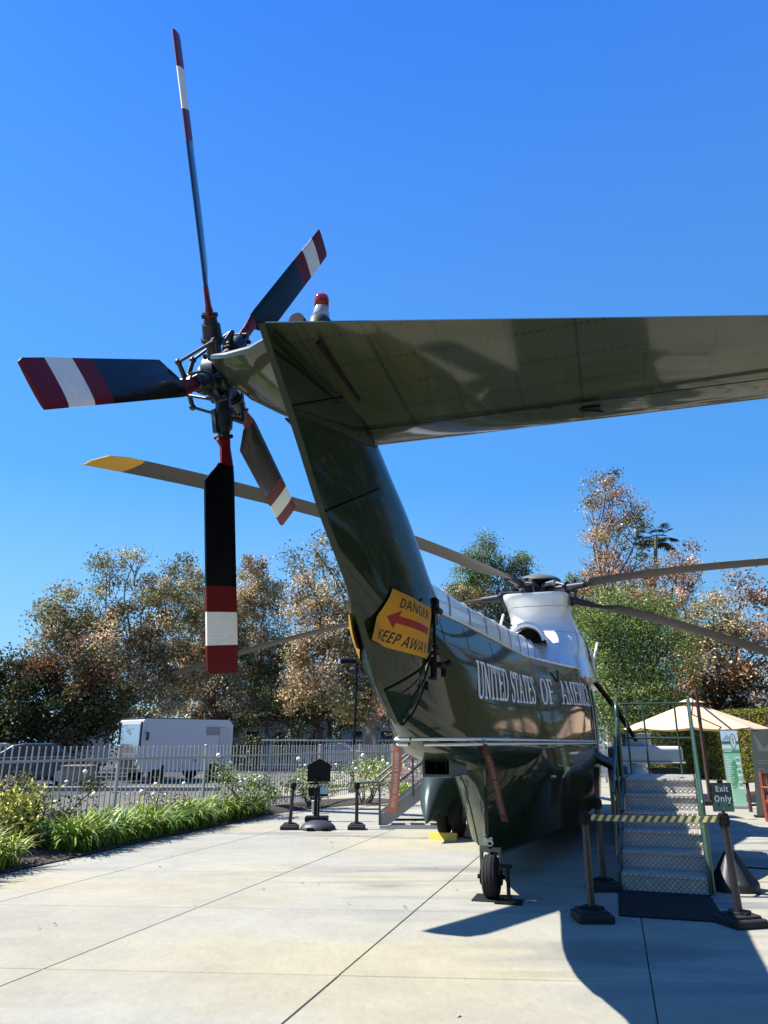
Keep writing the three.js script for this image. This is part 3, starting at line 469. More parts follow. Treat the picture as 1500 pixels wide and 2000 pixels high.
// tail wheel
{
  const w = mesh('tail_wheel', wheelGeo(0.205, 0.16), M.rubber, heli); w.position.copy(hp(4.9, 0, 0.205));
  for (const x of [-0.05, -0.018, 0.018, 0.05]) mesh('tread_ring', new THREE.TorusGeometry(0.2025 - (Math.abs(x) > 0.03 ? 0.006 : 0), 0.005, 6, 48).rotateY(Math.PI / 2).translate(x, 0, 0), M.rubber, w);
  mesh('tail_wheel_axle', [bar(V(-0.14, 0.2, -4.9), V(0.14, 0.2, -4.9), 0.022), bar(V(-0.11, 0.2, -4.9), V(-0.10, 0.2, -4.9), 0.075, 0.075, 18), bar(V(0.10, 0.2, -4.9), V(0.11, 0.2, -4.9), 0.075, 0.075, 18)], M.black, heli);
  mesh('tail_wheel_fork', [box(0.03, 0.26, 0.07, 0.095, 0.33, -4.92), box(0.03, 0.26, 0.07, -0.095, 0.33, -4.92), box(0.22, 0.05, 0.10, 0, 0.455, -4.93), bar(hp(4.95, 0, 0.45), hp(5.0, 0, 0.62), 0.055), bar(hp(4.86, 0, 0.50), hp(4.80, 0, 0.62), 0.03)], M.greenPlain, heli);
  mesh('tie_down_shackle', [new THREE.TorusGeometry(0.028, 0.009, 8, 20).translate(0.02, 0.53, -4.78), box(0.09, 0.05, 0.05, 0.0, 0.56, -4.80)], M.steel, heli);
}
// ---------------------------------------------------------------- things on and around the helicopter
const dangerTex = canvasTex(512, 400, (c, w, h) => {
  c.fillStyle = '#d99a0c'; c.fillRect(0, 0, w, h); for (let i = 0; i < 60; i++) { c.fillStyle = `rgba(120,80,0,${0.02 + 0.03 * R0()})`; c.fillRect(R0() * w, R0() * h, 90 * R0(), 30 * R0()); }
  c.fillStyle = '#3a2a12'; c.textAlign = 'center'; c.font = 'bold 104px sans-serif'; c.save(); c.translate(290, 112); c.scale(0.86, 1); c.fillText('DANGER', 0, 0); c.restore();
  c.fillStyle = '#a0161a'; c.beginPath(); c.moveTo(60, 200); c.lineTo(150, 130); c.lineTo(150, 172); c.lineTo(474, 172); c.lineTo(474, 226); c.lineTo(150, 226); c.lineTo(150, 268); c.closePath(); c.fill();
  c.fillStyle = '#17140c'; c.font = 'bold 108px sans-serif'; c.save(); c.translate(272, 368); c.scale(0.74, 1); c.fillText('KEEP AWAY', 0, 0); c.restore();
});
function sheet(c00, c10, c11, c01, bulge, nrm, N = 12) { // four corners (bottom left, bottom right, top right, top left) with a soft bulge
  const rows = []; for (let i = 0; i <= N; i++) { const v = i / N, r = []; for (let j = 0; j <= N; j++) { const u = j / N, a = c00.clone().lerp(c10, u), b = c01.clone().lerp(c11, u); r.push(a.lerp(b, v).addScaledVector(nrm, bulge * Math.sin(Math.PI * u) * (0.6 + 0.4 * Math.sin(v * 5 + u * 3)))); } rows.push(r); }
  const g = loft(rows, false, false, false, (p, i, j) => [j / N, i / N]); g.computeVertexNormals(); return g;
}
{
  const dm = std(lin(0.72, 0.72, 0.72), 0.7, 0, { map: dangerTex }), base = HW(1, 0.3, 1.7), o = (v) => v.sub(base);
  const t = thing('warning_sheet', 'yellow sheet reading DANGER KEEP AWAY with a red arrow on the tail', 'sign', base.toArray());
  const gs = (q, sd) => { const rows = []; for (let i = 0; i <= 14; i++) { const v = i / 14, r = []; for (let j = 0; j <= 16; j++) { const u = j / 16, m = (k) => (q[0][k] * (1 - u) + q[1][k] * u) * (1 - v) + (q[3][k] * (1 - u) + q[2][k] * u) * v, s = m(0), z = m(1), l = Math.max(s < 1.62 ? pylonL(s, z) : 0, s > 1.45 ? sideL(s, z) : 0, 0.06) + 0.014 + 0.012 * Math.sin(Math.PI * u) * Math.sin(Math.PI * v) + 0.004 * Math.sin(u * 9 + v * 4); r.push(HW(s, sd * l, z)); } rows.push(r); } return rows; };
  const sg = (q, sd, org) => { const g = loft(gs(q, sd).map((r) => r.map((p) => p.sub(org))), false, false, false, (p, i, j) => [j / 16, i / 14]); g.computeVertexNormals(); return g; };
  mesh('sheet', sg([[0.68, 2.05], [1.37, 2.01], [1.35, 2.335], [0.85, 2.37]], 1, base), dm, t);
  mesh('cord', pipe([o(HW(1.47, 0.215, 2.005)), o(HW(1.4, 0.19, 1.88)), o(HW(1.3, 0.13, 1.76))], 0.006, 16, 5), M.black, t);
  mesh('cord', pipe([o(HW(1.45, 0.225, 2.345)), o(HW(1.5, 0.24, 2.38)), o(HW(1.55, 0.25, 2.4))], 0.006, 16, 5), M.black, t);
  const b2 = HW(0.7, -0.2, 1.7), o2 = (v) => v.sub(b2);
  const p = thing('warning_sheet', 'yellow sheet corner showing past the far edge of the tail', 'sign', b2.toArray());
  mesh('sheet', sg([[0.84, 2.03], [1.40, 2.0], [1.40, 2.31], [0.70, 2.21]], -1, b2), std(lin(0.38, 0.2, 0.008), 0.6), p);
}
function streamerTex(bg, fg) { return canvasTex(128, 1024, (c, w, h) => { c.fillStyle = bg; c.fillRect(0, 0, w, h); c.save(); c.translate(w / 2, h / 2); c.rotate(Math.PI / 2); c.fillStyle = fg; c.textAlign = 'center'; c.textBaseline = 'middle'; c.font = 'bold 70px sans-serif'; c.scale(0.92, 1); c.fillText('REMOVE BEFORE FLIGHT', 0, 4); c.restore(); }); }
function ribbon(pts, w, side) { const cv = new THREE.CatmullRomCurve3(pts), rows = []; for (let i = 0; i <= 24; i++) { const p = cv.getPoint(i / 24); rows.push([p.clone().addScaledVector(side, -w / 2), p.clone().addScaledVector(side, -w / 6).add(V(0.003, 0, 0.004)), p.clone().addScaledVector(side, w / 6).add(V(0.003, 0, 0.004)), p.clone().addScaledVector(side, w / 2)]); } const g = loft(rows, false, false, false, (p, i, j) => [j / 3, 1 - i / 24]); g.computeVertexNormals(); return g; }
{
  const b = HW(3.2, 0.4, 1.5), o = (v) => v.sub(b);
  const t = thing('streamer', 'dark red streamer lettered REMOVE BEFORE FLIGHT hanging down the hull side', 'streamer', b.toArray());
  mesh('ribbon', ribbon([o(HW(2.75, 0.33, 1.49)), o(HW(3.0, 0.345, 1.32)), o(HW(3.35, 0.33, 1.12)), o(HW(3.75, 0.30, 0.95)), o(HW(4.1, 0.28, 0.80))], 0.065, V(RX, 0, RZ)), std(0xffffff, 0.8, 0, { map: streamerTex('#4a1214', '#9a8078'), color: lin(0.45, 0.4, 0.4) }), t);
  mesh('eyelet', new THREE.TorusGeometry(0.018, 0.005, 6, 16).translate(...o(HW(2.73, 0.335, 1.51)).toArray()), M.steel, t);
}
// wheel chocks, tail tie-down stand and plates
{
  const chock = (p, turn, label) => { const t = thing('wheel_chock', label, 'chock', p.toArray(), turn); const s = new THREE.Shape([new THREE.Vector2(-0.08, 0), new THREE.Vector2(0.08, 0), new THREE.Vector2(0.035, 0.10), new THREE.Vector2(-0.035, 0.10)]); mesh('block', new THREE.ExtrudeGeometry(s, { depth: 0.44, bevelEnabled: true, bevelSize: 0.006, bevelThickness: 0.006, bevelSegments: 1 }).rotateY(Math.PI / 2).translate(-0.26, 0, 0), std(lin(0.62, 0.42, 0.05), 0.6), t); mesh('cord', pipe([V(0.27, 0.06, 0), V(0.34, 0.03, -0.1), V(0.36, 0.012, -0.3)], 0.009, 12, 6), M.black, t); return t; };
  chock(HW(9.28, -1.43, 0), -PSI, 'yellow chock lying behind the far pair of main wheels');
  const pl = thing('steel_plate', 'flat dark plate under the tail wheel', 'plate', HW(4.88, 0, 0.001).toArray(), -PSI); mesh('plate', box(0.36, 0.014, 0.34, 0, 0.007, 0, 0.004), M.dark, pl);
  const st = thing('tie_down_stand', 'short black post on a plate right beside the tail wheel', 'stand', HW(4.75, 0.19, 0.001).toArray(), -PSI);
  mesh('base', box(0.26, 0.016, 0.22, 0, 0.008, 0, 0.004), M.black, st); mesh('post', box(0.035, 0.30, 0.035, 0, 0.165, 0, 0.004), M.black, st); mesh('arm', box(0.13, 0.03, 0.05, -0.02, 0.325, 0, 0.004), M.black, st);
  const sc = thing('paper_scrap', 'small white scrap lying in the shade near the tail wheel', 'scrap', HW(4.85, 0.40, 0.002).toArray()); const pg = new THREE.PlaneGeometry(0.10, 0.06, 4, 3).rotateX(-Math.PI / 2); for (let i = 0; i < pg.attributes.position.count; i++) pg.attributes.position.setY(i, 0.004 + 0.012 * R0()); pg.computeVertexNormals(); mesh('paper', pg, std(lin(0.75, 0.74, 0.7), 0.9), sc);
}
// ---------------------------------------------------------------- boarding steps on the starboard side
const diamond = texOf(128, 128, (u, v) => { const d = (x, y) => Math.max(0, 1 - Math.pow(Math.hypot((x + y) * 0.7071 / 0.36, (x - y) * 0.7071 / 0.12), 4)), h = Math.max(d(u - 0.25, v - 0.25), d(-(u - 0.75), v - 0.75)); return [h, h, h]; }, false);
diamond.repeat.set(1 / 0.055, 1 / 0.055);
const diamondCol = texOf(512, 512, (u, v) => { const n = 0.8 + 0.4 * fbm(u * 6, v * 6, 6, 6, 4); const d = ((x, y) => Math.max(0, 1 - Math.pow(Math.hypot((x + y) * 0.7071 / 0.36, (x - y) * 0.7071 / 0.12), 3))), q = Math.max(d((u * 8) % 1 - 0.25, (v * 8) % 1 - 0.25), d(-((u * 8) % 1 - 0.75), (v * 8) % 1 - 0.75)), k = 0.55 + 0.75 * q; return [0.62 * n * k, 0.58 * n * k, 0.51 * n * k]; });
diamondCol.repeat.set(1 / 0.44, 1 / 0.44);
M.tread = new THREE.MeshStandardMaterial({ color: 0xffffff, map: diamondCol, roughness: 0.42, metalness: 0.3, bumpMap: diamond, bumpScale: 0.004, side: THREE.DoubleSide });
M.railGreen = phys(lin(0.022, 0.055, 0.032), 0.4, { clearcoat: 0.5, clearcoatRoughness: 0.2 });
M.alu = std(lin(0.45, 0.45, 0.44), 0.4, 0.8);
M.railGrey = std(lin(0.10, 0.105, 0.10), 0.45, 0.2);
{
  const turn = -PSI - 0.085, pv = V(1.69, 0, -5.72), po = HW(5.72, 1.69, 0).sub(pv.clone().applyAxisAngle(V(0, 1, 0), turn));
  const t = thing('boarding_steps', 'diamond plate boarding steps with green handrails alongside the helicopter', 'steps', po.toArray(), turn);
  const l0 = 1.26, l1 = 2.12, s0 = 5.72, run = 0.366, rise = 0.175, w = l1 - l0, lc = (l0 + l1) / 2;
  const uvm = (g) => { const p = g.attributes.position, n = g.attributes.normal, uv = g.attributes.uv; for (let i = 0; i < p.count; i++) { Math.abs(n.getY(i)) > 0.6 ? uv.setXY(i, p.getX(i), p.getZ(i)) : Math.abs(n.getZ(i)) > 0.6 ? uv.setXY(i, p.getX(i), p.getY(i)) : uv.setXY(i, p.getZ(i), p.getY(i)); } return g; };
  for (let k = 0; k < 6; k++) {
    const s = s0 + k * run, top = rise * (k + 1);
    mesh('riser', uvm(plainBox(w, rise - 0.036, 0.01, lc, top - rise / 2 - 0.018, -s - 0.012)), M.tread, t);
    const deep = k < 5 ? run + 0.015 : 1.62; mesh(k < 5 ? 'tread' : 'platform', uvm(box(w, 0.034, deep, lc, top - 0.019, -(s - 0.012 + deep / 2), 0.008)), M.tread, t);
  }
  for (const l of [l0 - 0.02, l1 + 0.02]) { const sh = new THREE.Shape([[-(s0 - 0.03), 0.005], [-(s0 + 0.25), 0.005], [-(s0 + 5.6 * run), 0.86], [-(s0 + 5.6 * run + 1.3), 0.90], [-(s0 + 5.6 * run + 1.3), 1.06], [-(s0 + 5 * run - 0.03), 1.06], [-(s0 - 0.03), 0.18]].map((p) => new THREE.Vector2(...p))); mesh('stringer', new THREE.ExtrudeGeometry(sh, { depth: 0.025, bevelEnabled: false }).rotateY(-Math.PI / 2).translate(l + 0.0125, 0, 0), M.railGreen, t); }
  const P = (s, l, z) => hp(s, l, z), rr = 0.019;
  const lR = l1 + 0.045, lL = l0 - 0.03, sT = s0 + 5 * run, zT = 1.05, sE = sT + 1.5;
  // starboard rail: sloping, with lower rail and posts
  mesh('handrail', pipe([P(s0 - 0.03, lR, 0.32), P(s0 - 0.05, lR, 0.88), P(s0 + 0.10, lR, 0.98), P(sT - 0.05, lR, zT + 0.98), P(sT + 0.12, lR, zT + 1.03), P(sE - 0.1, lR, zT + 1.03)], rr, 60, 8, 0.1), M.railGreen, t);
  mesh('handrail', bar(P(s0 + 0.0, lR, 0.50), P(sT, lR, zT + 0.52), rr), M.railGreen, t);
  mesh('handrail', bar(P(sT, lR, zT + 0.52), P(sE - 0.1, lR, zT + 0.52), rr), M.railGreen, t);
  for (const [s, a, b] of [[s0, 0.02, 0.9], [s0 + 2.4 * run, 0.4, 1.42], [sT, zT - 0.3, zT + 1.02], [sE - 0.1, zT - 0.2, zT + 1.03]]) mesh('post', bar(P(s, lR, a), P(s, lR, b), rr), M.railGreen, t);
  mesh('side_plate', box(0.02, 0.34, 0.20, lR + 0.012, 0.42, -(s0 + 0.45), 0.006), M.railGreen, t);
  // port side: rounded hoop at the platform and its lower rail
  mesh('hoop', pipe([P(sT - 0.02, lL, 0.75), P(sT - 0.02, lL, zT + 0.80), P(sT + 0.08, lL, zT + 0.98), P(sT + 0.25, lL - 0.02, zT + 1.0), P(sT + 0.42, lL - 0.05, zT + 0.98), P(sT + 0.5, lL - 0.06, zT + 0.80), P(sT + 0.5, lL - 0.06, zT - 0.02)], 0.026, 60, 10, 0.3), M.railGreen, t);
  mesh('handrail', bar(P(s0 + 0.25, lL, 0.30), P(s0 + 0.25, lL, 0.95), rr), M.railGreen, t);
  mesh('handrail', bar(P(s0 + 0.25, lL, 0.95), P(sT, lL, zT + 0.78), rr), M.railGreen, t);
  mesh('post', bar(P(s0 + 3 * run, lL, 0.4), P(s0 + 3 * run, lL, 1.36), rr), M.railGreen, t);
  // far end rail of the platform
  for (const z of [zT + 0.52, zT + 1.03]) mesh('end_rail', bar(P(sE, lL - 0.02, z), P(sE, lR, z), 0.016), M.railGreen, t);
  for (const l of [lL + 0.02, lL + 0.28, lc + 0.28, lR]) mesh('end_post', bar(P(sE, l, zT - 0.02), P(sE, l, zT + 1.03), 0.015), M.railGreen, t);
  // underframe
  for (const l of [l0, l1]) for (const s of [sT + 0.15, sE]) mesh('leg', box(0.05, 1.0, 0.05, l, 0.505, -s), M.alu, t);
  mesh('brace', bar(P(sT + 0.15, l0, 0.25), P(sE, l0, 0.25), 0.018), M.alu, t); mesh('brace', bar(P(s0 + 0.7, l0 - 0.03, 0.12), P(sT + 0.15, l0 - 0.03, 0.12), 0.02), M.alu, t);
  mesh('side_panel', box(0.02, 0.62, 0.52, l0 - 0.16, 0.72, -(sT + 0.55), 0.004), std(lin(0.24, 0.20, 0.15), 0.7), t);
  mesh('platform_edge', box(0.16, 0.05, 0.62, l0 - 0.10, 1.03, -(sT + 0.5), 0.006), M.alu, t);
  const mt = thing('floor_mat', 'black mat laid flat in front of the boarding steps', 'mat', HW(0, 0, 0.002).toArray(), -PSI); mesh('mat', box(0.90, 0.012, 1.22, 1.67, 0.007, -5.06, 0.005), std(lin(0.006, 0.006, 0.006), 0.95, 0, { bumpMap: rep(fine, 30, 30), bumpScale: 0.003 }), mt);
}
// ---------------------------------------------------------------- stanchions with striped belts
const beltTex = canvasTex(512, 32, (c, w, h) => { c.fillStyle = '#57543e'; c.fillRect(0, 0, w, h); c.fillStyle = '#cfcb86'; for (let i = -1; i < 17; i++) { c.beginPath(); c.moveTo(i * 32, h); c.lineTo(i * 32 + 16, h); c.lineTo(i * 32 + 32, 0); c.lineTo(i * 32 + 16, 0); c.fill(); } });
function makeStanchion(hgt, label, p, lean = 0, turn = 0) {
  const t = thing('stanchion', label, 'stanchion', p, turn);
  const bm = std(lin(0.016, 0.017, 0.020), 0.75, 0, { bumpMap: rep(fine, 5, 5), bumpScale: 0.003 });
  mesh('base', new RoundedBoxGeometry(0.32, 0.07, 0.32, 3, 0.02).translate(0, 0.035, 0), bm, t); mesh('base_top', new RoundedBoxGeometry(0.25, 0.04, 0.25, 3, 0.014).translate(0, 0.075, 0), bm, t);
  mesh('collar', [new THREE.TorusGeometry(0.07, 0.022, 8, 24).rotateX(Math.PI / 2).translate(0, 0.096, 0), box(0.22, 0.026, 0.05, 0, 0.10, 0, 0.01), box(0.05, 0.026, 0.22, 0, 0.10, 0, 0.01)], M.black, t);
  mesh('post', bar(V(0, 0.08, 0), V(lean, hgt - 0.11, 0), 0.033, 0.031, 20), std(lin(0.014, 0.014, 0.015), 0.4), t);
  mesh('head', [bar(V(lean, hgt - 0.115, 0), V(lean, hgt - 0.01, 0), 0.043, 0.043, 22), bar(V(lean, hgt - 0.01, 0), V(lean, hgt, 0), 0.043, 0.030, 22), box(0.105, 0.075, 0.035, lean, hgt - 0.06, 0, 0.008), box(0.035, 0.075, 0.105, lean, hgt - 0.06, 0, 0.008)], M.black, t);
  return t;
}
function belt(a, b, sag, label, n = 2) {
  const t = thing('belt', label, 'belt', a.toArray()); const d = b.clone().sub(a), rows = []; for (let i = 0; i <= 20; i++) { const u = i / 20, p = d.clone().multiplyScalar(u); p.y -= sag * 4 * u * (1 - u); const tw = 0.004 * Math.sin(u * 9); rows.push([p.clone().add(V(0, -0.026, tw)), p.clone().add(V(0, 0.026, -tw))]); }
  const g = loft(rows, false, false, false, (p, i, j) => [i / 20 * n, j]); g.computeVertexNormals(); const tx = beltTex.clone(); tx.wrapS = THREE.RepeatWrapping; tx.needsUpdate = true; mesh('webbing', g, std(0xffffff, 0.7, 0, { map: tx }), t); return t;
}
makeStanchion(0.90, 'black belt stanchion left of the floor mat beside the tail shadow', [1.85, 0, -7.16], 0);
makeStanchion(0.90, 'black belt stanchion in the sun right of the floor mat', [3.08, 0, -6.98], -0.03, 0.25);
makeStanchion(0.92, 'black belt stanchion in shade left of the lowest step', [2.36, 0, -8.55], 0);
belt(V(1.89, 0.845, -7.16), V(3.01, 0.845, -7.0), 0.006, 'yellow striped belt across the foot of the boarding steps', 1);
makeStanchion(0.80, 'black belt stanchion at the left end of the belt by the flower bed', [-1.72, 0, -14.2], 0.04);
makeStanchion(0.80, 'black belt stanchion next to the foot of the far ramp', [-0.50, 0, -14.2], 0);
belt(V(-1.64, 0.745, -14.2), V(-0.545, 0.745, -14.2), 0.01, 'yellow striped belt between the two stanchions by the flower bed', 1);
// ---------------------------------------------------------------- exit sign and its weighted foot
{
  const t = thing('exit_sign', 'green sign reading Exit Only on a black pole beside the steps', 'sign', [3.76, 0, -8.56], -0.05);
  const tx = canvasTex(256, 320, (c, w, h) => { const g = ['#2b4238', '#4f7463']; c.fillStyle = g[0]; c.fillRect(0, 0, w, h); c.fillStyle = g[1]; c.beginPath(); c.moveTo(0, h); c.lineTo(0, 230); c.quadraticCurveTo(60, 190, 120, 215); c.quadraticCurveTo(200, 190, w, 236); c.lineTo(w, h); c.fill(); c.fillStyle = '#3b5448'; c.fillRect(0, 0, w, 40); c.fillStyle = '#1c2622'; for (const [x, y, r] of [[70, 246, 16], [196, 250, 15]]) { c.beginPath(); c.arc(x, y, r, 0, 7); c.fill(); } c.fillStyle = '#e9eeea'; c.textAlign = 'center'; c.font = 'bold 92px sans-serif'; c.fillText('Exit', w / 2 + 4, 98); c.font = 'bold 98px sans-serif'; c.fillText('Only', w / 2 + 2, 212); c.beginPath(); c.arc(w / 2, 288, 6, 0, 7); c.fill(); });
  const front = new THREE.PlaneGeometry(0.222, 0.29).translate(0, 0.925, 0.009); mesh('sign_face', front, std(0xffffff, 0.45, 0, { map: tx }), t);
  mesh('sign_board', box(0.23, 0.30, 0.014, 0, 0.925, 0, 0.006), M.black, t);
  mesh('pole', bar(V(0, 0.24, -0.02), V(0, 1.08, -0.02), 0.018), M.black, t); mesh('clip', [box(0.06, 0.03, 0.03, 0, 1.085, -0.01, 0.008), bar(V(0.0, 1.09, -0.01), V(0.025, 1.13, -0.01), 0.008), bar(V(0, 1.09, -0.01), V(-0.02, 1.12, -0.01), 0.007)], M.black, t);
  // draped cover over the foot
  const prof = [[0.03, 0.40], [0.06, 0.375], [0.155, 0.20], [0.235, 0.085], [0.25, 0.07], [0.25, 0.0]], rings = prof.map(([r, y]) => { const a = []; for (let j = 0; j < 48; j++) { const q = -j / 48 * 2 * Math.PI, f = 1 + 0.05 * Math.sin(q * 6) * (y > 0.08 && y < 0.37) + 0.02 * Math.sin(q * 3); a.push(V(r * f * Math.cos(q), y, r * f * Math.sin(q))); } return a; });
  mesh('foot_cover', crease(loft(rings.reverse(), true, true, true), 50), std(lin(0.016, 0.016, 0.018), 0.5), t);
  mesh('tag', box(0.06, 0.03, 0.004, -0.06, 0.10, 0.236, 0.002), M.alu, t);
  const cb = thing('cable', 'thin black cable snaking over the paving right of the sign foot', 'cable', [3.9, 0.008, -8.5]); mesh('cable', pipe([V(-0.04, 0.0, 0.2), V(0.2, 0, 0.28), V(0.45, 0, 0.15), V(0.42, 0, -0.1), V(0.8, 0, -0.5), V(1.0, 0, -1.2), V(0.6, 0, -1.5)], 0.008, 70, 6), M.black, cb);
}
// backs of the sign boards in the far group
{
  const t = thing('sign_stand', 'black house shaped sign board on a pole seen from behind', 'sign', [-1.33, 0, -15.6]);
  const sh = new THREE.Shape([[-0.23, 0], [0.23, 0], [0.23, 0.32], [0, 0.44], [-0.23, 0.32]].map((p) => new THREE.Vector2(...p)));
  mesh('board', new THREE.ExtrudeGeometry(sh, { depth: 0.03, bevelEnabled: true, bevelSize: 0.006, bevelThickness: 0.006, bevelSegments: 1 }).translate(0, 0.75, 0), M.black, t); mesh('pole', bar(V(-0.05, 0.05, 0.03), V(-0.05, 0.8, 0.03), 0.035), M.black, t);
  mesh('lower_board', box(0.40, 0.26, 0.02, 0.0, 0.60, 0.0, 0.006), M.black, t); mesh('poster', new THREE.PlaneGeometry(0.20, 0.20).translate(0.10, 0.61, 0.012), std(lin(0.30, 0.42, 0.45), 0.6), t); mesh('base', box(0.46, 0.10, 0.3, -0.02, 0.05, 0.02, 0.02), M.black, t);
  const u = thing('weighted_base', 'dark domed weighted foot with a thin black pole', 'stand', [-1.20, 0, -14.15]);
  mesh('dome', new THREE.SphereGeometry(0.33, 30, 12, 0, 2 * Math.PI, 0, Math.PI / 2).scale(1, 0.5, 0.8), std(lin(0.03, 0.033, 0.04), 0.5), u); mesh('foot_tab', [box(0.12, 0.05, 0.10, -0.12, 0.03, 0.25), box(0.12, 0.05, 0.10, 0.16, 0.03, 0.24)][0], M.black, u); mesh('foot_tab', box(0.12, 0.05, 0.10, 0.16, 0.03, 0.24), M.black, u); mesh('pole', bar(V(0, 0.14, 0), V(0, 0.74, 0), 0.022), M.black, u);
  const bk = thing('utility_box', 'pale upright box behind the domed foot near the fence', 'box', [-1.52, 0, -17.2]); mesh('cabinet', box(0.16, 0.24, 0.16, 0, 0.13, 0, 0.01), std(lin(0.5, 0.5, 0.48), 0.6), bk); mesh('lid', box(0.18, 0.03, 0.18, 0, 0.26, 0, 0.008), std(lin(0.55, 0.55, 0.52), 0.6), bk);
}
// far ramp on the port side with its orange streamer
{
  const t = thing('boarding_ramp', 'grey boarding ramp with dark handrails on the far side of the helicopter', 'ramp', [-0.08, 0, -14.35]);
  const sh = new THREE.Shape([[0, 0.01], [0.05, 0.01], [0.25, 0.12], [1.5, 1.02], [1.5, 1.2], [1.35, 1.2], [0, 0.22]].map((p) => new THREE.Vector2(...p)));
  mesh('stringer', new THREE.ExtrudeGeometry(sh, { depth: 0.03, bevelEnabled: false }), std(lin(0.26, 0.26, 0.25), 0.5, 0.4), t); mesh('stringer', new THREE.ExtrudeGeometry(sh, { depth: 0.03, bevelEnabled: false }).translate(0, 0, -0.95), std(lin(0.26, 0.26, 0.25), 0.5, 0.4), t);
  for (let k = 0; k < 6; k++) mesh('tread', box(0.26, 0.03, 0.9, 0.2 + k * 0.24, 0.19 + k * 0.175, -0.47), M.tread, t);
  mesh('base_bar', box(1.25, 0.05, 0.06, 0.62, 0.035, 0.06), std(lin(0.5, 0.5, 0.48), 0.5), t); mesh('skid', box(1.25, 0.04, 0.05, 0.62, 0.1, -0.5), M.dark, t);
  const z = 0.05; mesh('handrail', pipe([V(0.0, 0.06, z), V(0.0, 0.78, z), V(0.02, 0.82, z), V(1.35, 1.9, z)], 0.02, 40, 8, 0.1), M.railGrey, t); mesh('handrail', bar(V(0.3, 0.75, z), V(1.4, 1.62, z), 0.02), M.railGrey, t);
  mesh('rail_end', bar(V(-0.42, 0.78, z), V(0.0, 0.80, z), 0.018), M.railGreen, t);
  for (const y of [0.33, 0.42]) mesh('guard_rail', bar(V(-0.42, y, z), V(0.0, y, z), 0.014), M.railGreen, t);
  mesh('handrail', bar(V(-0.06, 0.84, -0.95), V(1.35, 1.9, -0.95), 0.02), M.railGrey, t); mesh('post', bar(V(0.62, 0.55, z), V(0.62, 1.35, z), 0.018), M.railGrey, t);
  const b = thing('streamer', 'bright orange streamer lettered REMOVE BEFORE FLIGHT hanging from the ramp rail', 'streamer', [0.15, 0, -14.2]);
  mesh('ribbon', ribbon([V(0.10, 1.46, 0), V(0.095, 1.2, 0.02), V(0.06, 0.8, 0.03), V(0.02, 0.45, 0.02), V(-0.02, 0.28, 0.01)], 0.17, V(1, 0, 0)), std(lin(0.75, 0.75, 0.75), 0.8, 0, { map: streamerTex('#e58d66', '#f6e2d2') }), b); mesh('hanger', bar(V(0.10, 1.46, 0), V(0.30, 1.60, 0), 0.008), M.steel, b);
}
// ---------------------------------------------------------------- right hand side: umbrella, counter, banners, seats
{
  const t = thing('parasol', 'large square beige parasol with a dark side pole beyond the steps', 'umbrella', [9.1, 0, -22]);
  const fab = std(lin(0.62, 0.42, 0.265), 0.85, 0, {}), N = 8, top = V(0, 2.66, 0), rim = []; for (let i = 0; i < N; i++) { const a = (i + 0.5) / N * 2 * Math.PI; rim.push(V(1.98 * Math.cos(a), 1.90, 1.98 * Math.sin(a))); }
  for (let i = 0; i < N; i++) { const a = rim[i], b = rim[(i + 1) % N], rows = []; for (let k = 0; k <= 6; k++) { const u = k / 6, p = top.clone().lerp(a, u), q = top.clone().lerp(b, u), m = p.clone().lerp(q, 0.5); m.y -= 0.06 * u; rows.push([p, p.clone().lerp(m, 0.5).add(V(0, -0.012 * u, 0)), m, q.clone().lerp(m, 0.5).add(V(0, -0.012 * u, 0)), q]); } const g = loft(rows, false, false, false); g.computeVertexNormals(); mesh('canopy_panel', g, fab, t); mesh('rib', bar(top.clone().add(V(0, -0.02, 0)), a.clone().add(V(0, -0.02, 0)), 0.012), M.dark, t); }
  mesh('vent_cap', new THREE.ConeGeometry(0.42, 0.14, 8, 1, true).translate(0, 2.70, 0), fab, t);
  const br = std(lin(0.045, 0.022, 0.018), 0.5); mesh('pole', bar(V(-0.72, 0, 2.2), V(-0.72, 2.92, 2.2), 0.045), br, t); mesh('arm', bar(V(-0.72, 2.88, 2.2), V(0, 2.88, 0), 0.03), br, t); mesh('crank_arm', bar(V(-0.92, 2.22, 2.22), V(-0.80, 2.75, 2.2), 0.014), M.black, t); mesh('crank_arm', bar(V(-0.92, 2.22, 2.22), V(0.6, 1.72, 1.4), 0.014), M.black, t);
  mesh('foot', box(0.9, 0.10, 0.9, -0.72, 0.05, 2.2, 0.03), M.dark, t);
}
{
  const t = thing('counter', 'long counter with a white upper board and dark green front behind the platform', 'counter', [5.72, 0, -16.6], -0.05);
  mesh('front', box(1.5, 0.95, 0.7, 0, 0.5, 0, 0.02), phys(lin(0.006, 0.013, 0.008), 0.5), t); mesh('top_board', box(1.45, 0.32, 0.74, 0, 1.27, 0, 0.08), std(lin(0.6, 0.6, 0.58), 0.5), t); mesh('edge', box(1.48, 0.035, 0.76, 0, 1.09, 0, 0.01), std(lin(0.7, 0.7, 0.68), 0.5), t);
  const b = thing('crate', 'small pale box standing on the white counter', 'box', [5.6, 1.43, -16.7]); mesh('carton', box(0.55, 0.24, 0.3, 0, 0.12, 0, 0.01), std(lin(0.42, 0.38, 0.32), 0.8), b); mesh('lid', box(0.58, 0.03, 0.33, 0, 0.255, 0, 0.008), std(lin(0.5, 0.46, 0.38), 0.8), b);
}
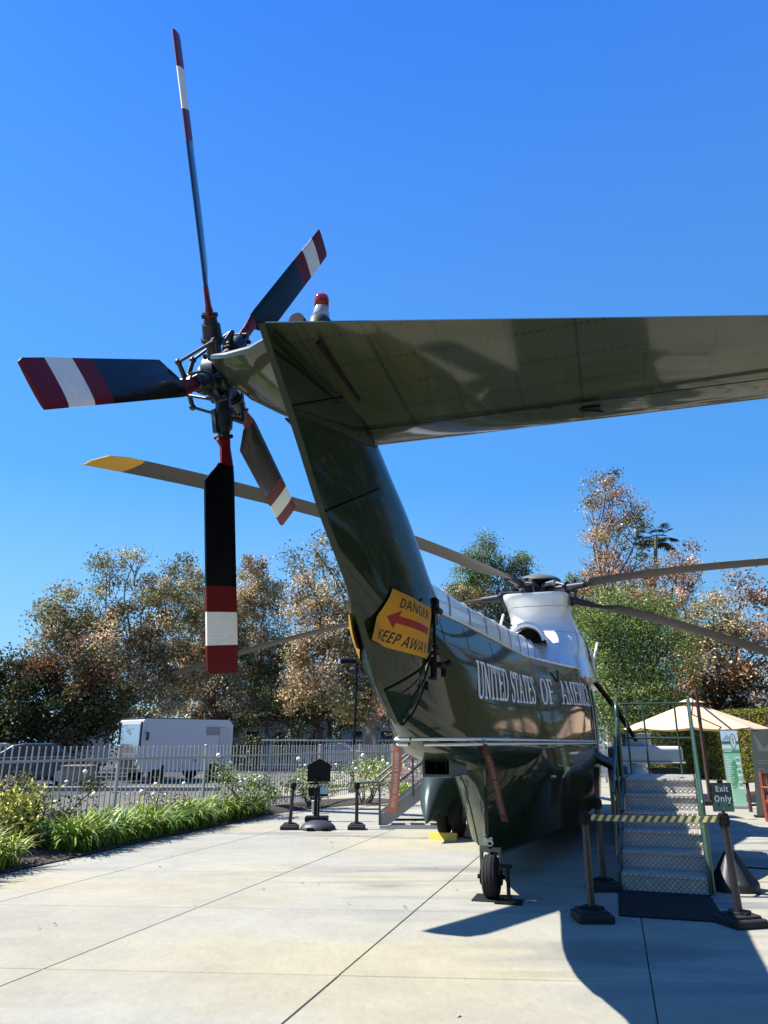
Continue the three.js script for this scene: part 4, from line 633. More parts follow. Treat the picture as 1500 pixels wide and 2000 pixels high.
{
  const tx = canvasTex(256, 768, (c, w, h) => { c.fillStyle = '#9fd4b4'; c.fillRect(0, 0, w, h); c.fillStyle = '#cfeaf2'; c.fillRect(0, 0, w, 110); c.fillStyle = '#8fb9c2'; c.beginPath(); c.moveTo(0, 100); c.lineTo(90, 40); c.lineTo(200, 100); c.fill(); c.fillStyle = '#3f6f63'; c.fillRect(0, 108, w, 30); c.fillStyle = '#e4f4ea'; c.fillRect(0, 150, w, 34); c.strokeStyle = '#39564f'; c.lineWidth = 9; c.fillStyle = '#d8e8e2'; c.beginPath(); c.ellipse(176, 112, 44, 78, 0, 0, 7); c.fill(); c.stroke(); c.lineWidth = 3; c.beginPath(); c.ellipse(176, 112, 30, 58, 0, 0, 7); c.stroke(); c.fillStyle = '#37504a'; c.fillRect(170, 70, 12, 70); c.fillStyle = '#4f9a6b'; c.fillRect(0, 200, w, 34); c.fillStyle = '#e4f4ea'; c.fillRect(20, 206, 110, 10); c.fillStyle = '#58ad76'; c.beginPath(); c.ellipse(130, 450, 60, 150, 0.2, 0, 7); c.fill(); c.fillStyle = '#eef8f0'; for (let i = 0; i < 26; i++) c.fillRect(18, 262 + i * 18, 50 + 70 * R0(), 5); for (const y of [270, 390, 520]) c.fillRect(176, y, 70, 80); c.fillStyle = '#7fae9c'; for (const y of [280, 400, 530]) c.fillRect(182, y + 6, 58, 36); });
  const t = thing('banner_stand', 'green and white information banner standing before the hedge', 'banner', [8.5, 0, -18.5], -0.25);
  mesh('panel', new THREE.PlaneGeometry(0.38, 1.72).translate(0, 0.92, 0.012), std(0xffffff, 0.5, 0, { map: tx }), t); mesh('backing', box(0.39, 1.74, 0.014, 0, 0.92, 0, 0.005), M.alu, t); mesh('base', box(0.5, 0.07, 0.18, 0, 0.035, 0, 0.02), M.alu, t);
  const tx2 = canvasTex(256, 640, (c, w, h) => { c.fillStyle = '#454c47'; c.fillRect(0, 0, w, h); c.fillStyle = '#5b655e'; c.beginPath(); c.moveTo(20, 20); c.lineTo(110, 150); c.lineTo(230, 30); c.lineTo(210, 160); c.lineTo(60, 170); c.fill(); c.fillStyle = '#59615b'; c.fillRect(40, 236, 170, 8); c.fillRect(40, 256, 150, 8); c.lineWidth = 5; c.strokeStyle = '#626a64'; for (const y of [300, 380, 470]) { c.strokeRect(44, y, 44, 40); c.fillRect(108, y + 6, 90, 6); c.fillRect(108, y + 22, 70, 6); } });
  const d = thing('banner_stand', 'dark grey tapering banner at the right edge behind the red bench', 'banner', [8.22, 0, -16.3], -0.35);
  const sh = sheet(V(-0.34, 0.05, 0), V(0.36, 0.05, 0), V(0.32, 1.78, -0.05), V(-0.22, 1.78, -0.05), 0.02, V(0, 0, 1)); mesh('panel', sh, std(0xffffff, 0.6, 0, { map: tx2 }), d); mesh('frame_bar', bar(V(-0.22, 1.78, -0.05), V(0.32, 1.78, -0.05), 0.012), M.alu, d); mesh('foot', box(0.8, 0.04, 0.25, 0, 0.02, 0, 0.01), M.dark, d);
}
function armchair(label, p, turn, col) {
  const m = std(0xffffff, 0.5, 0, { map: texOf(64, 128, (u, v) => { const k = 0.75 + 0.5 * vn(u * 3, v * 40, 3, 40); return [col[0] * k, col[1] * k, col[2] * k]; }) });
  const t = thing('garden_bench', label, 'bench', p, turn), W = 1.25, Hs = 0.42;
  for (const x of [-W / 2, W / 2]) { mesh('leg', box(0.06, 0.62, 0.06, x, 0.31, 0.26), m, t); mesh('leg', box(0.06, 0.92, 0.06, x, 0.46, -0.26), m, t); mesh('arm', [box(0.08, 0.04, 0.62, x, 0.64, 0.03, 0.015), bar(V(x - 0.04, 0.63, 0.34), V(x + 0.04, 0.63, 0.34), 0.035, 0.035, 14)], m, t); mesh('side_rail', box(0.045, 0.06, 0.5, x, Hs - 0.04, 0), m, t); mesh('side_rail', box(0.04, 0.05, 0.5, x, 0.14, 0), m, t); }
  for (let i = 0; i < 5; i++) mesh('seat_slat', box(W, 0.022, 0.085, 0, Hs, -0.20 + i * 0.108), m, t);
  for (const y of [0.52, 0.89]) mesh('back_rail', box(W, 0.06, 0.035, 0, y, -0.26), m, t); for (let i = 0; i < 11; i++) mesh('back_slat', box(0.045, 0.33, 0.018, -W / 2 + 0.1 + i * 0.105, 0.70, -0.26), m, t); mesh('front_rail', box(W, 0.07, 0.03, 0, Hs - 0.05, 0.26), m, t);
  return t;
}
armchair('red wooden garden bench in the sun at the right edge', [8.32, 0, -15.6], 0.55, [0.20, 0.045, 0.03]);
armchair('dark brown wooden garden bench in shade behind the red one', [8.95, 0, -17.3], -0.9, [0.06, 0.022, 0.016]);
// white picket fence far to the right behind the counter
{
  const t = thing('picket_fence', 'short white picket fence seen beyond the platform rails', 'fence', [7.6, 0, -30]); const wm = std(lin(0.5, 0.5, 0.48), 0.6), pg = box(0.09, 1.5, 0.03, 0, 0.77, 0, 0.01);
  for (let i = 0; i < 22; i++) { const m = mesh('picket', pg, wm, t); m.position.x = -2.9 + i * 0.27; } for (const y of [0.5, 1.2]) mesh('rail', box(5.9, 0.09, 0.04, 0, y, -0.04), wm, t);
}
// ---------------------------------------------------------------- metal picket fence along the planting bed
M.fence = std(lin(0.36, 0.36, 0.36), 0.42, 0.55); M.fenceWhite = std(lin(0.45, 0.43, 0.4), 0.55);
{
  const D0 = 8.2, D1 = 28.4, a = V(fenceX(D0), 0, -D0), b = V(fenceX(D1), 0, -D1), L = a.distanceTo(b), dir = b.clone().sub(a).normalize(), turn = Math.atan2(-dir.z, dir.x);
  const t = thing('metal_fence', 'light grey metal picket fence along the flower bed', 'fence', a.toArray(), turn);
  const pg = box(0.019, 1.34, 0.019, 0, 0.77, 0, 0.004), pp = box(0.055, 1.42, 0.055, 0, 0.73, 0, 0.01); const n = Math.floor(L / 0.125);
  for (let i = 0; i <= n; i++) { const post = i % 20 === 6; const m = mesh(post ? 'post' : 'picket', post ? pp : pg, M.fence, t); m.position.x = i * 0.125; if (post) { const c = mesh('post_cap', box(0.068, 0.02, 0.068, 0, 1.45, 0, 0.006), M.fence, m); } else { m.rotation.z = (R0() - 0.5) * 0.012; } }
  for (const y of [0.24, 1.225]) mesh('rail', box(L, 0.038, 0.034, L / 2, y, 0.0, 0.005), M.fence, t);
  const f2 = thing('metal_fence', 'far white metal picket fence beyond the sandy path', 'fence', [-6.5, 0, -40.5]); const q = box(0.03, 1.5, 0.03, 0, 0.95, 0, 0.005); for (let i = 0; i < 60; i++) { const m = mesh('picket', q, M.fenceWhite, f2); m.position.x = i * 0.2; } for (const y of [0.4, 1.62]) mesh('rail', box(12, 0.07, 0.05, 5.9, y, 0, 0.01), M.fenceWhite, f2);
}
// ---------------------------------------------------------------- parked vehicles
M.bodyWhite = phys(lin(0.5, 0.51, 0.53), 0.4, { clearcoat: 0.6, clearcoatRoughness: 0.2 });
{
  const t = thing('box_truck', 'plain white step van parked beyond the fence with its windshield facing left', 'truck', [-8.8, 0, -32], 0.82);
  const vec = (q) => q.map((p) => new THREE.Vector2(...p)), L = 2.15, W = 1.9;
  const side = new THREE.Shape(vec([[-L, 0.42], [-L, 2.34], [-L + 0.10, 2.42], [L - 0.22, 2.44], [L, 2.24], [L, 0.42], [1.62, 0.42], [1.56, 0.62], [1.28, 0.76], [1.0, 0.62], [0.94, 0.42], [-0.98, 0.42], [-1.04, 0.62], [-1.32, 0.76], [-1.6, 0.62], [-1.66, 0.42]]));
  mesh('body', new THREE.ExtrudeGeometry(side, { depth: W - 0.06, bevelEnabled: true, bevelSize: 0.02, bevelThickness: 0.03, bevelSegments: 2 }).translate(0, 0, -W / 2 + 0.03), M.bodyWhite, t);
  mesh('roof_edge', box(2 * L, 0.045, 0.03, 0, 2.45, W / 2 - 0.02, 0.008), M.dark, t); mesh('roof_edge', box(0.03, 0.045, W, -L + 0.04, 2.43, 0, 0.008), M.dark, t);
  mesh('windshield', box(0.03, 1.28, 1.5, -L - 0.018, 1.58, 0, 0.01), phys(lin(0.45, 0.47, 0.48), 0.06, { clearcoat: 1, metalness: 0.8 }), t);
  for (const z of [-0.85, 0.85]) mesh('pillar', box(0.05, 1.6, 0.12, -L - 0.02, 1.5, z, 0.01), M.black, t);
  mesh('grille', box(0.04, 0.36, 1.4, -L - 0.02, 0.68, 0, 0.01), M.dark, t); mesh('bumper', box(0.12, 0.18, 1.85, -L - 0.05, 0.45, 0, 0.03), M.dark, t); for (const z of [-0.72, 0.72]) mesh('headlight', new THREE.CylinderGeometry(0.09, 0.09, 0.05, 18).rotateZ(Math.PI / 2).translate(-L - 0.04, 0.72, z), M.alu, t);
  mesh('mirror', box(0.06, 0.32, 0.16, -L + 0.1, 1.75, W / 2 + 0.2, 0.02), M.black, t); mesh('mirror_arm', bar(V(-L + 0.1, 1.9, W / 2), V(-L + 0.1, 1.9, W / 2 + 0.2), 0.015), M.black, t);
  mesh('serving_hatch', box(1.0, 0.34, 0.02, 1.3, 1.98, W / 2 + 0.012, 0.004), std(lin(0.24, 0.24, 0.25), 0.5), t); mesh('rear_door', box(0.55, 1.45, 0.02, 1.75, 1.40, W / 2 + 0.016, 0.004), std(lin(0.46, 0.44, 0.44), 0.5), t); mesh('door_handle', box(0.10, 0.03, 0.03, 1.56, 1.35, W / 2 + 0.035, 0.006), M.dark, t);
  mesh('cab_door', box(0.75, 1.75, 0.02, -1.62, 1.36, W / 2 + 0.012, 0.004), M.bodyWhite, t);
  mesh('rub_rail', box(2 * L - 0.1, 0.05, 0.03, 0, 0.95, W / 2 + 0.012, 0.008), std(lin(0.28, 0.28, 0.29), 0.5), t); mesh('fuel_cap', new THREE.CylinderGeometry(0.07, 0.07, 0.03, 16).rotateX(Math.PI / 2).translate(0.3, 0.8, W / 2 + 0.012), M.dark, t);
  for (const x of [-1.32, 1.28]) for (const z of [-1, 1]) { const w = mesh('wheel', wheelGeo(0.35, 0.24).rotateY(Math.PI / 2), M.rubber, t); w.position.set(x, 0.35, z * (W / 2 - 0.13)); mesh('wheel_rim', new THREE.CylinderGeometry(0.17, 0.17, 0.25, 20).rotateX(Math.PI / 2), M.dark, w); }
}
function car(label, p, turn, col, van = 0) {
  const t = thing('parked_car', label, 'car', p, turn), m = phys(lin(...col), 0.35, { clearcoat: 1, clearcoatRoughness: 0.06 });
  const low = [[-2.15, 0.32], [-2.2, 0.62], [-2.05, 0.78], [-1.15, 0.92], [1.55, 0.96], [2.1, 0.88], [2.18, 0.55], [2.1, 0.32]], up = van ? [[-1.35, 0.90], [-0.75, 1.62], [-0.5, 1.72], [1.85, 1.72], [2.05, 0.90]] : [[-1.2, 0.90], [-0.45, 1.36], [-0.1, 1.42], [0.9, 1.42], [1.65, 0.94]];
  const ex = (pts, d, b) => new THREE.ExtrudeGeometry(new THREE.Shape(pts.map((q) => new THREE.Vector2(...q))), { depth: d, bevelEnabled: true, bevelSize: b, bevelThickness: b, bevelSegments: 3 });
  mesh('body', ex(low, 1.62, 0.07).translate(0, 0, -0.81), m, t); mesh('cabin', ex(up, 1.30, 0.07).translate(0, 0, -0.65), m, t);
  const ins = (q, k) => { const cx = q.reduce((a, b) => a + b[0], 0) / q.length, cy = 1.2; return q.map(([x, y]) => [cx + (x - cx) * k, cy + (y - cy) * k * 0.95]); };
  for (const z of [-0.735, 0.735]) mesh('side_window', ex(ins(up, 0.82), 0.012, 0.0).translate(0, 0, z - 0.006 + Math.sign(z) * 0.002), M.glassDark, t);
  const wd = up[0], wt = up[1]; const ws = mesh('windshield', plainBox(Math.hypot(wt[0] - wd[0], wt[1] - wd[1]) * 0.8, 0.02, 1.2), M.glassDark, t); ws.position.set((wd[0] + wt[0]) / 2 - 0.045, (wd[1] + wt[1]) / 2 + 0.05, 0); ws.rotation.z = Math.atan2(wt[1] - wd[1], wt[0] - wd[0]);
  for (const x of [-1.32, 1.32]) for (const z of [-0.78, 0.78]) { const w = mesh('wheel', wheelGeo(0.32, 0.2).rotateY(Math.PI / 2), M.rubber, t); w.position.set(x, 0.32, z); mesh('wheel_rim', new THREE.CylinderGeometry(0.2, 0.2, 0.22, 18).rotateX(Math.PI / 2), M.alu, w); }
  for (const z of [-0.6, 0.6]) { mesh('headlight', box(0.08, 0.13, 0.32, -2.2, 0.68, z, 0.03), phys(lin(0.6, 0.6, 0.6), 0.1, { clearcoat: 1 }), t); mesh('tail_light', box(0.06, 0.13, 0.3, 2.2, 0.75, z, 0.02), M.redPaint, t); }
  return t;
}
car('dark blue car parked nearest behind the left part of the fence', [-13.6, 0, -29], 0.25, [0.02, 0.025, 0.04]);
car('silver grey car parked left of the dark one under the low tree', [-17.4, 0, -33], 0.3, [0.32, 0.33, 0.34]);
car('light silver car between the trunks in front of the beige house', [-3.6, 0, -52], 0.05, [0.45, 0.46, 0.47]);
{
  const t = thing('trailer', 'white box trailer left of the step van', 'trailer', [-15.3, 0, -38.5]); mesh('box', box(1.6, 1.75, 2.6, 0, 1.35, 0, 0.04), M.bodyWhite, t); mesh('frame', box(1.4, 0.1, 2.9, 0, 0.42, 0), M.dark, t); for (const x of [-0.8, 0.8]) { const w = mesh('wheel', wheelGeo(0.3, 0.18), M.rubber, t); w.position.set(x, 0.3, 0.2); }
  const c = thing('crate', 'brown wooden crate on the asphalt before the step van', 'crate', [-10.9, 0, -27.2]); const wm = std(lin(0.30, 0.22, 0.15), 0.8); mesh('panel', box(1.0, 0.72, 0.8, 0, 0.38, 0, 0.01), wm, c); for (const y of [0.08, 0.68]) mesh('batten', box(1.04, 0.08, 0.84, 0, y, 0, 0.005), std(lin(0.22, 0.15, 0.10), 0.8), c);
  const k = topMesh('kerb', box(14, 0.14, 0.3, 0, 0.07, 0, 0.03), std(lin(0.2, 0.195, 0.185), 0.9), { kind: 'structure' }, [-12.5, -0.03, -25.6]);
}
// lamp post beyond the fence
{
  const t = thing('lamp_post', 'thin black lamp post with a flat head beyond the fence', 'lamp post', [-1.02, 0, -24.5]); mesh('pole', bar(V(0, 0, 0), V(0.12, 4.05, 0), 0.05, 0.035, 12), M.black, t); mesh('lamp_head', box(0.55, 0.16, 0.3, -0.17, 4.1, 0, 0.03), M.black, t); mesh('lens', box(0.10, 0.12, 0.26, -0.46, 4.09, 0, 0.02), std(lin(0.7, 0.7, 0.7), 0.3), t); mesh('base', bar(V(0, 0, 0), V(0, 0.3, 0), 0.12, 0.12, 14), M.dark, t);
}
// houses behind the trees
function house(label, p, w, h, d, wall, roofCol, nw) {
  const t = thing('house', label, 'house', p), wm = std(lin(...wall), 0.9, 0, { bumpMap: rep(fine, 8, 4), bumpScale: 0.01 }); mesh('wall', plainBox(w, h, d, 0, h / 2, -d / 2), wm, t);
  const r = new THREE.Shape([[-d / 2 - 0.5, 0], [0, d * 0.24], [d / 2 + 0.5, 0], [d / 2 + 0.5, -0.14], [-d / 2 - 0.5, -0.14]].map((q) => new THREE.Vector2(...q))); mesh('roof', new THREE.ExtrudeGeometry(r, { depth: w + 1, bevelEnabled: false }).rotateY(Math.PI / 2).translate(-w / 2 - 0.5, h + 0.145, -d / 2), std(lin(...roofCol), 0.85, 0, { bumpMap: rep(fine, 6, 6), bumpScale: 0.03 }), t);
  for (let i = 0; i < nw; i++) { const x = -w / 2 + w * (i + 0.5) / nw; const f = mesh('window', box(1.1, 1.2, 0.10, x, h * 0.55, 0.03, 0.01), std(lin(0.55, 0.53, 0.5), 0.6), t); mesh('pane', plainBox(0.94, 1.04, 0.02, x, h * 0.55, 0.085), M.glassDark, f); }
  return t;
}
house('grey stucco house between the fence and the sycamores', [-9.0, 0, -58], 9, 3.3, 8, [0.34, 0.33, 0.31], [0.20, 0.14, 0.11], 4);
house('cream house with a red tiled roof behind the white trunk', [2.6, 0, -60], 12, 3.4, 8, [0.45, 0.40, 0.34], [0.30, 0.12, 0.085], 5);
// ---------------------------------------------------------------- trees and plants
const PITCH = 0.3115, CP = Math.cos(PITCH), SP = Math.sin(PITCH);
function at(x, y, D) { const u = (x - 750) / 1400, v = (1000 - y) / 1400, dx = u, dy = v * CP + SP, dz = CP - v * SP, t = D / dz; return V(dx * t, 1.5 + dy * t, -D); }
class Leaves {
  constructor() { this.p = []; this.c = []; this.i = []; this.n = []; }
  leaf(x, y, z, L, W, r, col, up = 0.35) {
    // random frame, leaning upward; two bent triangles
    let nx = r() * 2 - 1, ny = r() * 2 - 1 + up, nz = r() * 2 - 1, k = 1 / Math.hypot(nx, ny, nz); nx *= k; ny *= k; nz *= k;
    let ax = r() * 2 - 1, ay = r() * 2 - 1, az = r() * 2 - 1; const d = ax * nx + ay * ny + az * nz; ax -= d * nx; ay -= d * ny; az -= d * nz; k = 1 / (Math.hypot(ax, ay, az) || 1); ax *= k; ay *= k; az *= k;
    const bx = ny * az - nz * ay, by = nz * ax - nx * az, bz = nx * ay - ny * ax, b = this.p.length / 3, h = W * 0.25;
    this.p.push(x - ax * L / 2, y - ay * L / 2, z - az * L / 2, x + bx * W / 2 + nx * h, y + by * W / 2 + ny * h, z + bz * W / 2 + nz * h, x + ax * L / 2, y + ay * L / 2, z + az * L / 2, x - bx * W / 2 + nx * h, y - by * W / 2 + ny * h, z - bz * W / 2 + nz * h);
    for (let q = 0; q < 4; q++) this.c.push(col[0], col[1], col[2]);
    this.i.push(b, b + 1, b + 2, b, b + 2, b + 3);
  }
  geo() { const g = new THREE.BufferGeometry(); g.setAttribute('position', new THREE.Float32BufferAttribute(this.p, 3)); g.setAttribute('color', new THREE.Float32BufferAttribute(this.c, 3)); g.setIndex(this.p.length / 3 > 65535 ? new THREE.Uint32BufferAttribute(this.i, 1) : this.i); const h = g.toNonIndexed(); h.computeVertexNormals(); return h; }
}
const gauss = (r) => (r() + r() + r() + r() - 2) * 0.87;
const leafMat = new THREE.MeshPhysicalMaterial({ color: 0xffffff, vertexColors: true, roughness: 0.7, side: THREE.DoubleSide, transmission: 0.3, thickness: 0, specularIntensity: 0.3 });
const leafMatDull = new THREE.MeshStandardMaterial({ color: 0xffffff, vertexColors: true, roughness: 0.6, side: THREE.DoubleSide });
const barkTex = texOf(128, 256, (u, v) => { const n = fbm(u * 6, v * 5, 6, 5, 4), m = fbm(u * 30, v * 14, 30, 14, 3); const k = 0.6 + 0.7 * m; const w = Math.max(0, Math.min(1, (n - 0.45) * 7)); return [(0.16 + 0.26 * w) * k, (0.135 + 0.24 * w) * k, (0.11 + 0.20 * w) * k]; });
const barkDarkTex = texOf(64, 128, (u, v) => { const k = 0.5 + fbm(u * 10, v * 6, 10, 6, 4); return [0.075 * k, 0.06 * k, 0.048 * k]; });
M.barkPale = std(0xffffff, 0.9, 0, { map: barkTex }); M.barkDark = std(0xffffff, 0.95, 0, { map: barkDarkTex });
const PAL = {
  olive: [[0.115, 0.112, 0.038], [0.165, 0.145, 0.06], [0.21, 0.17, 0.085], [0.08, 0.088, 0.03], [0.29, 0.24, 0.145], [0.13, 0.095, 0.044]],
  brown: [[0.165, 0.115, 0.060], [0.225, 0.165, 0.088], [0.115, 0.08, 0.040], [0.30, 0.235, 0.150], [0.115, 0.11, 0.042], [0.36, 0.285, 0.19]],
  red: [[0.21, 0.11, 0.065], [0.28, 0.17, 0.11], [0.14, 0.07, 0.04], [0.36, 0.26, 0.19], [0.15, 0.12, 0.045], [0.27, 0.19, 0.135]],
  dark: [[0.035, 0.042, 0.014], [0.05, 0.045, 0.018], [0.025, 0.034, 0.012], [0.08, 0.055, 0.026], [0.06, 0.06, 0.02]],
  rust: [[0.12, 0.05, 0.022], [0.09, 0.045, 0.02], [0.06, 0.045, 0.02], [0.15, 0.075, 0.035], [0.04, 0.045, 0.016]],
  green: [[0.115, 0.15, 0.036], [0.15, 0.185, 0.05], [0.09, 0.12, 0.032], [0.19, 0.215, 0.075], [0.06, 0.085, 0.024]],
  grey: [[0.075, 0.105, 0.05], [0.10, 0.13, 0.065], [0.055, 0.08, 0.035], [0.13, 0.155, 0.09]],
  lime: [[0.20, 0.195, 0.028], [0.26, 0.24, 0.04], [0.13, 0.14, 0.022], [0.30, 0.27, 0.06], [0.08, 0.09, 0.018]],
};
function crown(L, c, rad, n, size, pal, r, shell = 0.5, droop = 0) {
  const clumps = Math.max(4, Math.round(n / 130));
  for (let k = 0; k < clumps; k++) {
    let x, y, z, q; do { x = r() * 2 - 1; y = r() * 2 - 1; z = r() * 2 - 1; q = x * x + y * y + z * z; } while (q > 1 || q < 0.01);
    const f = Math.pow(q, -0.5) * Math.pow(r(), shell), wob = 0.85 + 0.35 * r(); x *= f * wob; y *= f * wob; z *= f * wob;
    const tone = 0.5 + 0.95 * r(), base = pal[Math.floor(r() * pal.length)], sp = size * (2.6 + 3.2 * r()), m = Math.round(n / clumps * (0.5 + r()));
    for (let i = 0; i < m; i++) {
      const p2 = r() < 0.6 ? base : pal[Math.floor(r() * pal.length)], t = tone * (0.8 + 0.6 * r()) * (r() < 0.22 ? 2.7 : 1.65);
      const gx = gauss(r) * sp, gy = gauss(r) * sp * (droop ? 1.9 : 0.8), gz = gauss(r) * sp;
      L.leaf(c.x + x * rad.x + gx, c.y + y * rad.y + gy - droop * Math.abs(gy), c.z + z * rad.z + gz, size * (0.7 + 0.6 * r()), size * (droop ? 0.32 : 0.72) * (0.7 + 0.6 * r()), r, [p2[0] * t, p2[1] * t, p2[2] * t], droop ? 0 : 0.4);
    }
  }
}
function limb(a, b, r0, r1, r, bend = 0.08, seg = 7) {
  const L = a.distanceTo(b), pts = []; for (let i = 0; i <= 4; i++) { const t = i / 4, p = a.clone().lerp(b, t); if (i > 0 && i < 4) p.add(V((r() - 0.5) * L * bend, (r() - 0.5) * L * bend * 0.5, (r() - 0.5) * L * bend)); pts.push(p); }
  const cv = new THREE.CatmullRomCurve3(pts), rings = [], N = 10; let up = V(1, 0, 0);
  for (let i = 0; i <= N; i++) { const p = cv.getPoint(i / N), t = cv.getTangent(i / N), u = up.clone().addScaledVector(t, -up.dot(t)).normalize(), w = t.clone().cross(u), rr = r0 + (r1 - r0) * Math.pow(i / N, 0.8), o = []; for (let j = 0; j < seg; j++) { const q = -j / seg * 2 * Math.PI; o.push(p.clone().addScaledVector(u, rr * Math.cos(q)).addScaledVector(w, rr * Math.sin(q))); } rings.push(o); }
  const g = loft(rings); g.computeVertexNormals(); return g;
}
// blobs: [pixel x, pixel y, pixel half width, pixel half height, palette, cover]
function tree(name, label, D, root, blobs, o = {}) {
  const r = mulberry(o.seed ?? 5), base = at(root[0], 1450, D); base.y = 0; base.x += o.dx ?? 0;
  const t = thing(name, label, 'tree', base.toArray(), 0, o.group), L = new Leaves(), size = o.size ?? 0.17, wood = [];
  const kpx = D / 1400 * 1.03, cs = blobs.map(([x, y]) => at(x, y, D).sub(base));
  const fork = V(0, o.fork ?? 3.2, 0), tr = o.trunk ?? 0.28; wood.push(limb(V(0, -0.1, 0), fork, tr * 1.15, tr * 0.8, r, 0.04, 10));
  blobs.forEach(([x, y, rx, ry, pal, cover = 1], i) => {
    const c = cs[i], rad = V(rx * kpx, ry * kpx, Math.min(rx, ry) * kpx * 1.1); c.z += (r() - 0.5) * rad.x * (o.deep ?? 0.9);
    const area = Math.PI * rad.x * rad.y, n = Math.round(area * (cover < 0.72 ? cover * 0.62 : cover) * 5.0 / (size * size * (o.droop ? 0.22 : 0.45)));
    crown(L, c, rad, n, size, PAL[pal], r, o.shell ?? 0.42, o.droop ?? 0);
    if (c.y > fork.y * 0.8) { wood.push(limb(fork.clone().add(V(0, r() * 0.8, 0)), c, tr * 0.42, tr * 0.10, r, 0.16)); for (let k = 0; k < (o.twigs ?? 5); k++) wood.push(limb(c.clone().lerp(fork, 0.25 * r()), c.clone().add(V((r() - 0.5) * 1.9 * rad.x, (r() * 0.9) * rad.y, (r() - 0.5) * 1.5 * rad.z)), tr * 0.16, tr * 0.03, r, 0.14, 5)); }
  });
  mesh('trunk', wood, o.bark ?? M.barkPale, t);
  mesh('crown', L.geo(), leafMat, t);
  return t;
}
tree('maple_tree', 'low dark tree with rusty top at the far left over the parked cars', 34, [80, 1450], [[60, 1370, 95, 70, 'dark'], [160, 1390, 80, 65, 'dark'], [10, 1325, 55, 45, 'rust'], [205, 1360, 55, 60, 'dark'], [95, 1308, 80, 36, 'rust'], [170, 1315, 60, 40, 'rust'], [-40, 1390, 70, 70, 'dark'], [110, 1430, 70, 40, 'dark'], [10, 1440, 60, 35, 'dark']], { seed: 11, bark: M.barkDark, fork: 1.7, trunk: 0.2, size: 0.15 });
tree('sycamore_tree', 'tall olive brown sycamore left of the hanging rotor blade', 46, [240, 1450], [[120, 1185, 42, 38, 'olive', 0.8], [115, 1255, 55, 55, 'olive'], [190, 1230, 60, 55, 'olive'], [215, 1125, 40, 38, 'olive', 0.6], [262, 1090, 50, 28, 'olive', 0.55], [285, 1160, 65, 55, 'olive', 0.8], [230, 1290, 80, 60, 'brown'], [310, 1250, 70, 60, 'brown'], [345, 1120, 36, 32, 'olive', 0.6], [300, 1340, 80, 50, 'brown'], [360, 1190, 45, 50, 'olive', 0.8], [190, 1150, 25, 30, 'olive', 0.5]], { seed: 21 });
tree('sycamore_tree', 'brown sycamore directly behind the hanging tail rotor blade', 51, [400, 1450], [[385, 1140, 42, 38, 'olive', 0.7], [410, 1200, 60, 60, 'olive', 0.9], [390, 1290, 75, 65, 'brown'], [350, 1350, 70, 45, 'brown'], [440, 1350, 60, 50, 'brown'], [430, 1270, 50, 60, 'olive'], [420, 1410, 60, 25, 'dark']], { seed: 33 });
tree('sycamore_tree', 'orange brown sycamore right of the hanging tail rotor blade', 55, [520, 1450], [[500, 1118, 34, 32, 'brown', 0.9], [515, 1180, 50, 50, 'brown'], [490, 1270, 60, 65, 'brown'], [545, 1290, 55, 65, 'olive'], [500, 1350, 70, 45, 'olive'], [575, 1365, 50, 35, 'brown'], [465, 1190, 35, 45, 'brown']], { seed: 44 });
tree('sycamore_tree', 'thin topped sycamore with pale trunk beside the helicopter tail', 40, [722, 1450], [[612, 1068, 44, 30, 'olive', 0.45], [648, 1110, 50, 48, 'olive', 0.55], [585, 1110, 34, 40, 'olive', 0.5], [610, 1180, 55, 55, 'brown', 0.8], [665, 1210, 60, 60, 'brown', 0.8], [625, 1270, 70, 60, 'brown'], [700, 1290, 55, 65, 'olive'], [610, 1345, 60, 45, 'brown'], [690, 1365, 55, 35, 'olive'], [745, 1345, 40, 45, 'brown']], { seed: 55, trunk: 0.36, fork: 3.6 });
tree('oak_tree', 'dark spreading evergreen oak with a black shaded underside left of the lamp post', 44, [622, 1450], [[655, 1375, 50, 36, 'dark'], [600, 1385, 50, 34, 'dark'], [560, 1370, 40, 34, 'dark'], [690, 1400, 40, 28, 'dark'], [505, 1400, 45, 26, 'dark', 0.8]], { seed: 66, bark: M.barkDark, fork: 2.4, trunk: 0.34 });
tree('sycamore_tree', 'tallest sparse sycamore rising alone above the rotor at right', 48, [1195, 1450], [[1178, 925, 34, 26, 'olive', 0.5], [1196, 965, 44, 36, 'red', 0.5], [1158, 985, 30, 32, 'olive', 0.42], [1215, 1005, 50, 36, 'red', 0.5], [1175, 1030, 44, 36, 'red', 0.5], [1245, 1040, 40, 36, 'olive', 0.55], [1165, 1075, 36, 36, 'red', 0.4], [1215, 1075, 44, 36, 'olive', 0.45], [1180, 1120, 50, 36, 'red', 0.5], [1150, 1100, 26, 26, 'red', 0.4], [1240, 1100, 36, 36, 'red', 0.45]], { seed: 77, fork: 9, trunk: 0.3, twigs: 5 });
tree('maple_tree', 'reddish brown tree spreading behind the right rotor blades', 52, [1290, 1450], [[1235, 1140, 70, 42, 'red', 0.7], [1305, 1120, 50, 42, 'red', 0.7], [1348, 1090, 32, 30, 'red', 0.6], [1190, 1165, 60, 36, 'red', 0.7], [1290, 1180, 80, 45, 'red', 0.9], [1365, 1130, 26, 34, 'red', 0.5], [1150, 1150, 40, 40, 'red', 0.5]], { seed: 88, fork: 6, trunk: 0.3 });
